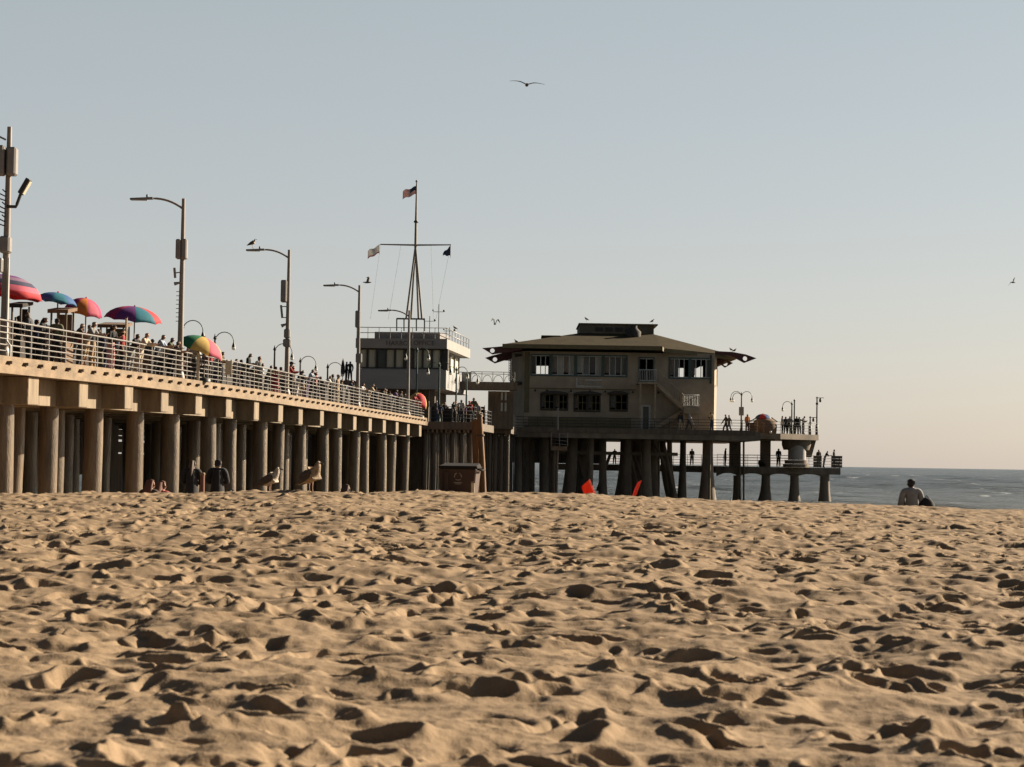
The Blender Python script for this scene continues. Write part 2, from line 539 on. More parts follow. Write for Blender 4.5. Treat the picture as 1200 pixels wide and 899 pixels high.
def along(mb, s0, s1, z0, z1, mi=0, ks=knots, jit=0.0):
    """A strip of the pier running its whole length: s from s0 to s1, z from z0 to z1 about the deck."""
    k = len(mb.v)
    for D in ks:
        j = random.uniform(-jit, jit)
        mb.v += [P(D, s0, z0 + j), P(D, s1, z0 + j), P(D, s1, z1 + j), P(D, s0, z1 + j)]
    n = len(ks)
    for i in range(n - 1):
        a = k + 4 * i
        for q in range(4):
            mb.f.append((a + q, a + (q + 1) % 4, a + 4 + (q + 1) % 4, a + 4 + q)); mb.mi.append(mi); mb.sm.append(False)
    mb.f += [(k, k + 3, k + 2, k + 1), tuple(k + 4 * (n - 1) + q for q in range(4))]; mb.mi += [mi, mi]; mb.sm += [False, False]
    return mb

along(MB(), 0.25, W, -0.22, 0).build('deck', M_DECK, pier)
along(MB(), -0.02, 0.245, -0.24, 0.03, jit=0.006).build('edge_beam', M_BEAM, pier)
along(MB(), -0.10, 0.30, -0.50, -0.245, jit=0.006).build('ledge_beam', M_BEAM, pier)
along(MB(), 0.85, 1.30, -1.34, -0.51).build('girder', M_CONC, pier)
along(MB(), 5.0, 5.4, -1.30, -0.23).build('girder', M_CONC, pier)
along(MB(), 10.0, 10.4, -1.30, -0.23).build('girder', M_CONC, pier)
d = 47.5
while d < 142:
    b = MB()
    z = -0.16
    j = random.uniform(-0.04, 0.04)
    b.obox(P(d + j, -0.09, z), (U, NV, UP), (0.05, 0.09, 0.045))
    b.obox(P(d + j, -0.06, z - 0.10), (U, NV, UP), (0.09, 0.035, 0.05))
    b.build('bracket', M_BOLT, pier)
    d += 1.33
for i, D in enumerate(bents):
    hw = 0.5 * random.uniform(0.92, 1.05)
    b = MB()
    zt, zb = -0.503, -1.35 + random.uniform(-0.03, 0.03)
    L = W - 1
    e = random.uniform(-0.05, 0.05)
    b.hexa([P(D - 2 * hw, 0.05 + e, zb), P(D, 0.05 + e, zb), P(D, L, zb), P(D - 2 * hw, L, zb)],
           [P(D - 2 * hw, 0.05 + e, zt), P(D, 0.05 + e, zt), P(D, L, zt), P(D - 2 * hw, L, zt)])
    b.build('pile_cap', M_CONC, pier, bevel=0.025)
    for row in range(4):
        s = 1.15 + row * 3.1 + random.uniform(-0.25, 0.25)
        c = P(D - hw + random.uniform(-0.15, 0.15), s, 0)
        r = 0.33 * random.uniform(0.9, 1.08)
        ln = random.uniform(-0.02, 0.03)
        pts = []; rs = []
        for q in range(7):
            t = q / 6
            pts.append(Vector((c.x - ln * t * 5 + random.uniform(-.012, .012), c.y, c.z + zb + 0.01 - t * (c.z + zb + 2.5))))
            rs.append(r * (1 + 0.05 * t + random.uniform(-.02, .02)))
        MB().tube(pts, rs, 16).build('pile', M_PILE, pier)

# dark timber backing added under the pier; its slots let sky glints through
wallt = thing('timber_backing', 'dark slatted timber wall half hidden in the shade under the pier', 'wall', (P(90, 12.6).x, 90, 0), world=True)
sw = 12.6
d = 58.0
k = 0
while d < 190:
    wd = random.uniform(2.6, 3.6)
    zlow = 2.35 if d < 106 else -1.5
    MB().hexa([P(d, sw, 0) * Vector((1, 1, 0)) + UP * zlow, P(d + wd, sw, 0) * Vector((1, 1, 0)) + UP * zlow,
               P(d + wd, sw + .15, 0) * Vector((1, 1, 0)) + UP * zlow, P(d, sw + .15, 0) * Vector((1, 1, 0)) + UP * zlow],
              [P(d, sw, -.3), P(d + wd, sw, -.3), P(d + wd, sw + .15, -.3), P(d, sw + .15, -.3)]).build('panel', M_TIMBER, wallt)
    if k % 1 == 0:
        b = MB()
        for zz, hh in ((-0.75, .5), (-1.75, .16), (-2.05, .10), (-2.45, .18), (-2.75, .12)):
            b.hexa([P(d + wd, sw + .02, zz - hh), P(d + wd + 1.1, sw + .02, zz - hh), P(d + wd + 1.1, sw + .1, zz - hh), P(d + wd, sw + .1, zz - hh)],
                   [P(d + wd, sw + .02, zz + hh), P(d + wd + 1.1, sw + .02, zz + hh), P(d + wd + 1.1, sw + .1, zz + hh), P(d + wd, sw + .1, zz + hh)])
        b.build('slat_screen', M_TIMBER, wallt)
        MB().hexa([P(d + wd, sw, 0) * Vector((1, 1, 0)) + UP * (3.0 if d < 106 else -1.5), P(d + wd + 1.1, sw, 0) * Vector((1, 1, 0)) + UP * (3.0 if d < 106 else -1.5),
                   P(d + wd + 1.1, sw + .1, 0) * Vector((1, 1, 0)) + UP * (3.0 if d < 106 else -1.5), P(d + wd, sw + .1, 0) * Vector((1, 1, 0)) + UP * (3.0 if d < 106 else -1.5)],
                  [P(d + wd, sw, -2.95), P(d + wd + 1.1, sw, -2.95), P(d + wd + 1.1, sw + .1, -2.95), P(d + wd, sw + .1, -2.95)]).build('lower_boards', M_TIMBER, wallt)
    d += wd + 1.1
    k += 1

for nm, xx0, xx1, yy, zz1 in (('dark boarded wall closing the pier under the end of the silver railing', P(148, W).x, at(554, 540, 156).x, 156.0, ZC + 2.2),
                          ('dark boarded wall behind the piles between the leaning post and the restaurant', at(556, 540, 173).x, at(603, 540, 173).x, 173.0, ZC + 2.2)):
    t = thing('timber_backing', nm, 'wall', ((xx0 + xx1) / 2, yy, 0), world=True)  # dark backing added to keep bright sky from showing between the piles
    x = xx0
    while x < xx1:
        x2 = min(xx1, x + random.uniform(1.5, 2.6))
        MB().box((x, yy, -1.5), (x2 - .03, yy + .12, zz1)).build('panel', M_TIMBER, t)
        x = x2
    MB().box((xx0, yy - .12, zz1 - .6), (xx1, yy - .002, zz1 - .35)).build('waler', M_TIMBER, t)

# railing along the pier edge
rail = thing('railing', 'long silver metal railing along the sunlit edge of the pier', 'railing', (P(60, 0.3).x, 60, deck_z(60)), world=True)
for h, r in ((1.10, .034), (0.92, .02), (0.74, .026), (0.56, .02), (0.38, .026), (0.20, .02)):
    MB().tube([P(D, 0.22, h) for D in knots], r, 6).build('rail', M_STEEL, rail)
d = 47.3
while d < 143:
    MB().tube([P(d, 0.22, 0.0), P(d, 0.22, 1.12)], 0.032, 6).build('post', M_STEEL, rail)
    d += 1.64

# dark sheet added behind the walkers, standing in for the dark mass of the crowd
wb = thing('dark_backdrop', 'dark brown canvas windbreak behind the people on the pier', 'screen', (P(90, 3.6).x, 90, deck_z(90)), world=True)
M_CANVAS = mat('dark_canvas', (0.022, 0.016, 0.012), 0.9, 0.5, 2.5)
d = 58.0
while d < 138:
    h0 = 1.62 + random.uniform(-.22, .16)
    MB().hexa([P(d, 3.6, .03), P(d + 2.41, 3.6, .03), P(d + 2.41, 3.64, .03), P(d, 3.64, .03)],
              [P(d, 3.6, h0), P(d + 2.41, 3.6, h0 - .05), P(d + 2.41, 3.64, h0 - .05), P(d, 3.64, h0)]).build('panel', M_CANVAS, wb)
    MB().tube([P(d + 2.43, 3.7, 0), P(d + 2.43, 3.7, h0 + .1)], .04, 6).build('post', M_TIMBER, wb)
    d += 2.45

# ------------------------------------------------------------------ platforms beyond the end of the railing
M_DARKPILE = mat('dark_shade_pile', (0.075, 0.056, 0.04), 0.38, 0.5, 1.3, 0.5, 12, streak=(3, 3, .4))  # darker pile colour standing in for the shade on their fronts
def slab_platform(name, label, poly, ztop, th, piles, m, zbase=-3.0, joist=None, cat='platform', pr=0.22):
    c = sum((Vector((p[0], p[1], 0)) for p in poly), Vector()) / len(poly)
    t = thing(name, label, cat, c, world=True)
    MB().hexa([(x, y, ztop - th) for x, y in poly], [(x, y, ztop) for x, y in poly]).build('deck', m, t)
    for (x, y, r) in piles:
        n = 6
        MB().tube([(x + random.uniform(-.02, .02), y, ztop - th + .01 - (ztop - th - zbase) * q / n) for q in range(n + 1)],
                  [r * (1 + random.uniform(-.04, .04)) for q in range(n + 1)], 12).build('pile', M_DARKPILE if joist else M_DARKCONC, t)
    if joist:
        x0, x1, y, step = joist
        x = x0
        while x < x1:
            MB().box((x, y - .12, ztop - th - .22), (x + .12, y + 3, ztop - th - .005)).build('joist', M_BEAM, t)
            x += step
    return t

a0 = P(143.8, 0); zA = ZC + 2.75
xr = at(557, 500, 144).x
pl = [(xx, yy, .2) for yy in (145, 149, 153) for xx in np.linspace(a0.x - .2, xr - .35, 6)]
platA = slab_platform('pier_platform', 'dark timber platform where the pier turns right, beside the leaning orange brown post', [(a0.x - 6, 143.8), (xr, 143.8), (xr + 1.2, 158), (a0.x - 6, 158)], zA, 0.55, pl, M_TIMBER, joist=(a0.x, xr - .1, 143.95, .32))
xb0, xb1 = at(563, 500, 163).x, at(599, 500, 163).x
pl = [(xx, yy, .2) for yy in (164, 168, 172) for xx in np.linspace(xb0 + .3, xb1 - .3, 5)]
platB = slab_platform('side_walkway', 'dark timber walkway between the leaning post and the restaurant', [(xb0 - 3, 163), (xb1, 163), (xb1 + .6, 175), (xb0 - 3, 175)], ZC + 2.85, 0.6, pl, M_TIMBER, joist=(xb1 - .45, xb1 - .1, 163.1, .2))

def straight_rail(name, label, pts, m=None, hs=(1.08, .8, .54, .28), r=.025, step=1.5, group=None, parts=True):
    """A railing along a list of 3D base points."""
    t = thing(name, label, 'railing', pts[0], group=group, world=True)
    m = m or M_STEEL
    for h in hs:
        MB().tube([Vector(p) + UP * h for p in pts], r, 6).build('rail', m, t)
    for a, b in zip(pts[:-1], pts[1:]):
        a, b = Vector(a), Vector(b); n = max(1, int((b - a).length / step))
        for q in range(n + (1 if b == Vector(pts[-1]) else 0)):
            MB().tube([a + (b - a) * q / n, a + (b - a) * q / n + UP * hs[0]], r * 1.1, 6).build('post', m, t)
    return t

straight_rail('railing', 'short dark railing on the platform in front of the white office', [(a0.x + .2, 144, zA), (xr - .1, 144, zA), (xr + 1, 157, zA)], M_BLACK)
straight_rail('railing', 'silver railing on the walkway between the leaning post and the restaurant', [(xb0, 163.2, ZC + 2.85), (xb1 - .1, 163.2, ZC + 2.85), (xb1 + .4, 174, ZC + 2.85)], M_STEEL, r=.03)

# leaning post
lp = thing('mooring_post', 'tall leaning orange brown timber post at the corner of the dark platform', 'post', at(568, 585, 142), world=True)
M_OWOOD = mat('orange_wood', (0.21, 0.095, 0.03), 0.7, 0.3, 2, 0.3, streak=(4, 4, .4))
pb, pt = at(567, 600, 142), at(562, 487, 142)
MB().tube([pb, pb.lerp(pt, .5) + Vector((.03, 0, 0)), pt], [.24, .22, .19], 14).build('shaft', M_OWOOD, lp)
q0, q1 = at(559, 600, 142.6), at(556.5, 492, 142.6)
MB().hexa([q0 + Vector((-.24, 0, 0)), q0 + Vector((.2, 0, 0)), q0 + Vector((.2, .2, 0)), q0 + Vector((-.24, .2, 0))],
          [q1 + Vector((-.24, 0, 0)), q1 + Vector((.2, 0, 0)), q1 + Vector((.2, .2, 0)), q1 + Vector((-.24, .2, 0))]).build('board', M_OWOOD, lp)
zz = at(564, 492, 142)
MB().lathe([(.23, 0), (.25, .1), (.17, .16)], pt - UP * .06, 14).build('cap', M_BEAM, lp)
for yy in (510, 548):
    c = at(563, yy, 142); MB().lathe([(.29, -.06), (.30, 0), (.29, .06)], c, 14).build('band', M_BOLT, lp)

# ------------------------------------------------------------------ restaurant at the pier's end
DR = 177.0
def RX(px): return (px - 600) / F * DR - 0.2
def RZ(py, px=720): return at(px, py, DR).z
M_RWALL = mat('tan_stucco', (0.32, 0.26, 0.19), 0.9, 0.3, 0.5, 0.15, 8)
M_RTRIM = mat('olive_trim', (0.12, 0.10, 0.05), 0.8, 0.2, 1.5)
M_ROOF = mat('olive_roof', (0.048, 0.037, 0.018), 0.95, 0.25, 0.8, 0.3, 6, spec=0.1, streak=(1.5, 1, 1))
M_TEAL = mat('teal_frame', (0.05, 0.085, 0.08), 0.6, 0.2, 3)
M_WFRAME = mat('pale_frame', (0.42, 0.42, 0.40), 0.6, 0.15, 3)
M_DRED = mat('dark_red_beam', (0.085, 0.028, 0.024), 0.7, 0.3, 2)
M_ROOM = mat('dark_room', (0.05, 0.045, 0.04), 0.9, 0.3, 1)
M_AWN = mat('dark_awning', (0.045, 0.04, 0.035), 0.85, 0.3, 2)
M_DGREEN = mat('green_shutter', (0.03, 0.07, 0.055), 0.7, 0.2, 2)
M_CURT4 = mat('dim_interior', (0.09, 0.08, 0.07), 0.3, 0.5, 1.5)
M_CURT2 = mat('pale_curtain', (0.50, 0.48, 0.44), 0.9, 0.25, 2, streak=(7, 1, 1))
M_CURT3 = mat('grey_curtain', (0.22, 0.22, 0.21), 0.9, 0.3, 2, streak=(7, 1, 1))
M_CURT = mat('window_curtain', (0.30, 0.24, 0.2), 0.9, 0.3, 2, streak=(6, 1, 1))

zf = ZC + 2.86                 # platform top
xl, xrr = RX(617), RX(840)
zt = RZ(413)
rest = thing('restaurant', 'two storey tan restaurant with olive hip roof and dark red beam ends', 'building', (RX(728), DR, zf), world=True)

def wall_boxes(mb, x0, x1, z0, z1, y0, y1, holes, mi=0):
    xs = sorted({x0, x1, *[h[0] for h in holes], *[h[1] for h in holes]})
    zs = sorted({z0, z1, *[h[2] for h in holes], *[h[3] for h in holes]})
    for i in range(len(xs) - 1):
        run = None
        for j in range(len(zs) - 1):
            cx, cz = (xs[i] + xs[i + 1]) / 2, (zs[j] + zs[j + 1]) / 2
            solid = not any(h[0] < cx < h[1] and h[2] < cz < h[3] for h in holes)
            if solid: run = [zs[j] if run is None else run[0], zs[j + 1]]
            if run and (not solid or j == len(zs) - 2):
                mb.box((xs[i], y0, run[0]), (xs[i + 1], y1, run[1]), mi); run = None

wtop, wbot = RZ(417, 680), RZ(440, 680)
rtop, rbot = RZ(420.5, 812), RZ(443, 812)
strip = [(625, 647), (649, 676), (678, 708), (710, 737)]
rgrp = [(787, 810), (812, 836)]
lowwin = [(637, 652, 463, 481), (653.5, 668, 463, 481), (676, 690.5, 463, 482), (692, 706, 463, 482), (718, 738, 462, 481)]
holes = [(RX(a), RX(b), wbot, wtop) for a, b in strip] + [(RX(a), RX(b), rbot, rtop) for a, b in rgrp]
holes += [(RX(a), RX(b), RZ(d), RZ(c)) for a, b, c, d in lowwin]
door = (RX(751.5), RX(768.5), RZ(447, 760), RZ(420, 760))
ldoor = (RX(756), RX(764), zf, RZ(476, 760))
holes += [door, ldoor]
b = MB()
wall_boxes(b, xl, xrr, zf - .4, zt, DR, DR + .3, holes)
# see-through windows on the sea side, in line with those in front
K = (DR + 19) / DR
back = [(RX(a) * K, RX(bb) * K, wbot + .35, wtop + .2) for a, bb in ((631, 645), (797, 807.5), (816.5, 826.5))]
xl2, xr2 = RX(600) , RX(846)
wall_boxes(b, xl2, xr2 + .6, zf - .4, zt, DR + 19, DR + 19.3, back)
for (xa, ya, xc, yc) in ((xl, DR, xl2, DR + 4), (xl2, DR + 4, xl2, DR + 19), (xrr, DR, xr2, DR + 2.5), (xr2, DR + 2.5, xr2 + .6, DR + 19)):
    dx, dy = xc - xa, yc - ya
    ln = math.hypot(dx, dy); nx, ny = -dy / ln * .3, dx / ln * .3
    if xa > 0: nx, ny = nx, ny
    sgn = 1 if (nx * (RX(728) - xa) > 0) else -1
    nx, ny = nx * sgn, ny * sgn
    b.hexa([(xa, ya + .002, zf - .4), (xc, yc, zf - .4), (xc + nx, yc + ny, zf - .4), (xa + nx, ya + abs(ny) + .002, zf - .4)],
           [(xa, ya + .002, zt), (xc, yc, zt), (xc + nx, yc + ny, zt), (xa + nx, ya + abs(ny) + .002, zt)])
b.build('wall', M_RWALL, rest)
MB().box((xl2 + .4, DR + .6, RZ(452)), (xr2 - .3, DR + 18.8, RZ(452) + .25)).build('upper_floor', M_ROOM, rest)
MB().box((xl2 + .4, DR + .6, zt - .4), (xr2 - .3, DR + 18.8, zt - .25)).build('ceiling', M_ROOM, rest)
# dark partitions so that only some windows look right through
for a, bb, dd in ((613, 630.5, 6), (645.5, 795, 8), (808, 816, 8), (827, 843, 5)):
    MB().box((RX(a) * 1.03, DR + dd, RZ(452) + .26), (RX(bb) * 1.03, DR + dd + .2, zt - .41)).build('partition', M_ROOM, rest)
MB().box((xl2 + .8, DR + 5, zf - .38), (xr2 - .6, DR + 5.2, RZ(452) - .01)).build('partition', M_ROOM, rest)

def window(x0, x1, z0, z1, y, nx, nz=1, fm=M_TEAL, bar=M_WFRAME, curtain=(), glass=True, parent=rest):
    f = MB()
    w = .1
    f.box((x0 - .06, y - .07, z0 - .1), (x1 + .06, y + .1, z0 + .02)); f.box((x0 - .06, y - .07, z1 - .02), (x1 + .06, y + .1, z1 + .1))
    f.box((x0 - .06, y - .07, z0 + .021), (x0 + .06, y + .1, z1 - .021)); f.box((x1 - .06, y - .07, z0 + .021), (x1 + .06, y + .1, z1 - .021))
    win = f.build('window', fm, parent)
    s = MB()
    for i in range(1, nx):
        x = x0 + (x1 - x0) * i / nx
        s.box((x - .035, y - .03, z0 + .022), (x + .035, y + .06, z1 - .022))
    for j in range(1, nz):
        z = z0 + (z1 - z0) * j / nz
        s.box((x0 + .061, y - .025, z - .03), (x1 - .061, y + .055, z + .03))
    for zz in (z0 + .022, z1 - .08):
        s.box((x0 + .062, y - .028, zz), (x1 - .062, y + .058, zz + .06))
    s.build('sash', bar, win)
    for i in curtain:
        xa = x0 + (x1 - x0) * i / nx; xc = x0 + (x1 - x0) * (i + 1) / nx
        MB().box((xa + .04, y + .35, z0 + (.0 if i % 2 else .25)), (xc - .04, y + .38, z1)).build('curtain', (M_CURT, M_CURT2, M_CURT3, M_CURT4)[random.randrange(4)], win)
    return win

for i, (a, bb) in enumerate(strip):
    window(RX(a), RX(bb), wbot, wtop, DR, 4, curtain=((0,), (0, 1, 2, 3), (0, 1, 2, 3), (0, 1, 2, 3))[i])
for i, (a, bb) in enumerate(rgrp):
    window(RX(a), RX(bb), rbot, rtop, DR, 4, curtain=((0, 1), (0, 3))[i])
for a, bb, c, dd in lowwin:
    window(RX(a), RX(bb), RZ(dd), RZ(c), DR, 3, 2, fm=M_AWN, bar=M_RTRIM, curtain=(0,))
dr = window(*door, DR, 2, 2, bar=M_WFRAME)
dr.name = 'balcony_door'
MB().box((door[0] + .02, DR + .5, door[2]), (door[1] - .02, DR + .55, door[3] - .9)).build('panel', M_CURT, dr)
ld = MB().box((ldoor[0] + .06, DR + .1, zf), (ldoor[1] - .06, DR + .2, ldoor[3] - .06)).build('door', M_GLASS, rest)
f = MB()
f.box((ldoor[0] - .12, DR - .05, zf), (ldoor[0] + .05, DR + .09, ldoor[3] + .1)); f.box((ldoor[1] - .05, DR - .05, zf), (ldoor[1] + .12, DR + .09, ldoor[3] + .1))
f.box((ldoor[0] + .051, DR - .05, ldoor[3] - .05), (ldoor[1] - .051, DR + .09, ldoor[3] + .1))
f.build('frame', M_WFRAME, ld)
for a, bb, c in ((636, 668, 461), (674, 708, 461), (714, 739, 460)):      # awnings over the lower windows
    n = 10; poly = []
    x0, x1, z = RX(a), RX(bb), RZ(c + 2)
    for q in range(n + 1):
        t = math.pi * q / n
        poly.append(((x0 + x1) / 2 - math.cos(t) * (x1 - x0) / 2, DR - .55, z + math.sin(t) * .28))
    MB().prism(poly, (0, .54, 0)).build('awning', M_AWN, rest)
MB().box((xl - .05, DR - .08, RZ(457)), (RX(748), DR - .003, RZ(456))).build('belt_course', M_RTRIM, rest)
MB().box((RX(617.2), DR - .06, RZ(485)), (RX(623), DR - .002, zt - .1)).build('corner_trim', M_RTRIM, rest)
MB().box((RX(834.5), DR - .06, RZ(448)), (RX(836.5), DR - .002, zt - .1)).build('downpipe', M_AWN, rest)
for x in (630, 644, 672, 694, 712, 744, 774, 782):
    b = MB().tube([(RX(x), DR - .05, RZ(459)), (RX(x), DR - .3, RZ(458))], .03, 6)
    b.ball((RX(x), DR - .3, RZ(459.3)), .1, 8, 5)
    b.build('wall_lamp', M_AWN, rest)
# low stall counter in front of the ground floor, olive band
MB().box((RX(622), DR - 1.3, zf + .02), (RX(742), DR - .9, RZ(490))).build('terrace_wall', M_RTRIM, rest)

# sign
sgn = thing('restaurant_sign', 'pale lettering sign with a square emblem on the tan restaurant wall', 'sign', (RX(693), DR, RZ(449)), world=True)
M_SIGN = mat('sign_white', (0.40, 0.38, 0.35), 0.7, 0.1, 2)
b = MB()
sx0, sx1, sz0, sz1 = RX(677.5), RX(687.5), RZ(455), RZ(443.5)
b.box((sx0, DR - .06, sz0), (sx1, DR - .003, sz0 + .22)); b.box((sx0, DR - .06, sz0 + .221), (sx0 + .16, DR - .003, sz1))
b.build('emblem', M_SIGN, sgn)
b = MB(); pts = [((sx0 + sx1) / 2 + .06 + math.cos(t) * .2, DR - .04, (sz0 + sz1) / 2 + .1 + math.sin(t) * .22) for t in np.linspace(.4, 5.2, 12)]
b.tube(pts, .045, 6).build('swirl', M_SIGN, sgn)
b = MB()
for z in (RZ(454.5), RZ(446.8)):
    b.box((RX(688), DR - .05, z), (RX(708.5), DR - .003, z + .14))
b.build('border', M_SIGN, sgn)
text_mesh('MARIASOL', .34, .02, 'lettering', M_SIGN, sgn, Matrix.Translation((RX(698.2), DR - .03, RZ(450.3))) @ FACE_CAM)

# roof
zE = RZ(406, 690)
ex0, ex1 = RX(592), RX(776)
ey0 = DR - 1.6
ex2 = RX(863) + .2
cup = (RX(681) + .2, RX(768) + .4)
zcb, zct = RZ(391, 720) + .35, RZ(379.5, 720) + .4
cy0, cy1 = DR + 5.5, DR + 13
b = MB()
ring0 = [(ex0, ey0, zE), (ex1, ey0, zE), (ex1 + .2, ey0 + .9, zE - .12), (ex2, ey0 + 2.6, zE - .55), (ex2 + .3, DR + 20.5, zE - .3), (ex0, DR + 20.5, zE)]
ring1 = [(cup[0], cy0, zcb), (cup[1] - .3, cy0, zcb), (cup[1] - .1, cy0, zcb), (cup[1], cy0, zcb), (cup[1], cy1, zcb), (cup[0], cy1, zcb)]
b.add([*ring0, *ring1], [(i, (i + 1) % 6, 6 + (i + 1) % 6, 6 + i) for i in range(6)] + [tuple(range(11, 5, -1))])
b.add([(x, y, z - .28) for x, y, z in ring0], [(0, 1, 2, 3, 4, 5)])
roof = b.build('roof', M_ROOF, rest)
b = MB()
for i in range(6):
    p, q = Vector(ring0[i]), Vector(ring0[(i + 1) % 6])
    e = (q - p).normalized(); o = Vector((e.y, -e.x, 0)) * .09
    b.hexa([p - UP * .34, q - UP * .34, q + o - UP * .34, p + o - UP * .34], [p + UP * .02, q + UP * .02, q + o + UP * .02, p + o + UP * .02])
b.build('fascia', mat('olive_fascia', (0.13, 0.10, 0.045), 0.7, 0.25, 1.2), roof)
MB().box((cup[0], cy0, zcb - .5), (cup[1], cy1, zct - .12)).build('cupola', mat('olive_cupola', (0.13, 0.11, 0.075), 0.85, 0.35, 0.6), roof)
MB().box((cup[0] - .1, cy0 - .15, zct - .118), (cup[1] + .35, cy1 + .1, zct)).build('cupola_cap', M_RTRIM, roof)
b = MB()
for x in (700, 712, 724, 736):
    b.box((RX(x) + .2, cy0 - .05, RZ(388.5) + .35), (RX(x + 9) + .2, cy0 - .002, RZ(383.5) + .35))
b.build('louvre', M_AWN, roof)
MB().lathe([(.62, 0), (.66, .5), (.3, .85), (.3, 1.05)], (RX(748), cy0 - 1.4, zcb - .4), 14).build('vent', M_AWN, roof)
MB().box((RX(637), DR + 3.2, zE + .62), (RX(660), DR + 6, zE + 1.12)).build('skylight', M_ROOF, roof)

def beam_end(tip, root, pxs, depth_y, name='beam_end'):
    """Arrow shaped outrigger with a real round hole, outline in photo pixels at depth depth_y."""
    c = bpy.data.curves.new('c', 'CURVE'); c.dimensions = '2D'; c.fill_mode = 'BOTH'; c.extrude = .11
    def poly(pts):
        s = c.splines.new('POLY'); s.points.add(len(pts) - 1)
        for p, (x, y) in zip(s.points, pts): p.co = (x, y, 0, 1)
        s.use_cyclic_u = True
    w3 = [at(x, y, depth_y) for x, y in pxs]
    poly([(p.x, p.z) for p in w3])
    h = at(*tip, depth_y)
    poly([(h.x + math.cos(a) * root, h.z + math.sin(a) * root) for a in np.linspace(0, 2 * math.pi, 17)[:-1]])
    o = bpy.data.objects.new('c', c); COL.objects.link(o)
    me = eval_mesh(o); bpy.data.objects.remove(o)
    me.transform(Matrix.Translation(-ORG[rest.name]) @ Matrix.Translation((0, depth_y, 0)) @ FACE_CAM)
    me.materials.clear(); me.materials.append(M_DRED)
    return link(name, me, rest)

beam_end((577, 411), .2, [(565, 408), (600, 405), (612, 405), (612, 410), (600, 412), (577, 415.5)], DR - 1.2)
beam_end((580, 421.3), .2, [(568.5, 419.5), (578, 416.5), (602, 410.5), (612, 409), (612, 416), (602, 419), (580, 426)], DR + 3.6)
beam_end((873, 420.3), .2, [(886.5, 420), (874, 415.5), (858, 412.5), (838, 411.5), (838, 415), (856, 417), (872, 425.5)], DR + .5)
beam_end((850, 426.3), .2, [(859, 425.5), (852, 422.5), (843.5, 421), (836, 420), (836, 426), (844, 427), (849.5, 431)], DR + 4.0)

# outside stair with balcony
st = thing('stairs', 'timber outside stair with balcony climbing the restaurant wall', 'stairs', (RX(775), DR - 1, zf), world=True)
M_STAIR = mat('stair_timber', (0.32, 0.25, 0.17), 0.8, 0.3, 2, 0.2)
ya, yb = DR - 1.9, DR - .15
zb_ = RZ(448.5, 760)
MB().box((RX(749), ya, zb_ - .2), (RX(771), yb, zb_)).build('balcony', M_STAIR, st)
lz = RZ(478, 810)
MB().box((RX(802), ya - .2, lz - .55), (RX(820), yb, lz)).build('landing', M_STAIR, st)
def flight(x0, z0, x1, z1, y0, y1, n, name):
    b = MB()
    for i in range(n):
        t0, t1 = i / n, (i + 1) / n
        xx0, xx1 = x0 + (x1 - x0) * t0, x0 + (x1 - x0) * t1
        z = z0 + (z1 - z0) * t1
        b.box((min(xx0, xx1), y0 + .1, z - .05), (max(xx0, xx1), y1 - .1, z))
    d = Vector((x1 - x0, 0, z1 - z0)).normalized(); nrm = Vector((-d.z, 0, d.x))
    for y in (y0, y1 - .08):
        p, q = Vector((x0, y, z0)), Vector((x1, y, z1))
        b.hexa([p - UP * .35, q - UP * .35, q + Vector((0, .08, -.35)), p + Vector((0, .08, -.35))], [p + UP * .08, q + UP * .08, q + Vector((0, .08, .08)), p + Vector((0, .08, .08))])
    return b.build(name, M_STAIR, st)
flight(RX(771), zb_, RX(802), lz, ya, yb, 13, 'flight')
flight(RX(802), lz - .25, RX(768), zf + .3, ya + .9, yb, 12, 'flight')
def brail(pts, h=1.05, n=6, parent=st, m=M_STAIR):
    b = MB()
    pts = [Vector(p) for p in pts]
    b.tube([p + UP * h for p in pts], .04, 5); b.tube([p + UP * .12 for p in pts], .03, 5)
    for a, c in zip(pts[:-1], pts[1:]):
        for q in range(n + 1):
            p = a.lerp(c, q / n); b.tube([p + UP * .1, p + UP * h], .022, 4)
    return b.build('balustrade', m, parent)
brail([(RX(750), ya + .05, zb_), (RX(770), ya + .05, zb_)], n=10, m=M_WFRAME)
brail([(RX(771), ya + .05, zb_), (RX(802), ya + .05, lz)], n=16)
brail([(RX(802.5), ya - .15, lz), (RX(819.5), ya - .15, lz), (RX(819.5), yb, lz)], n=9, m=M_WFRAME)
for x, y in ((803, ya), (819, ya), (752, ya), (769, ya)):
    MB().box((RX(x) - .07, y + .02, zf), (RX(x) + .07, y + .16, (lz - .56) if x > 790 else zb_ - .21)).build('post', M_STAIR, st)
MB().tube([(RX(808.5), ya - .1, lz - .56), (RX(814), ya - .1, RZ(498, 812))], .07, 6).build('brace', M_WFRAME, st)

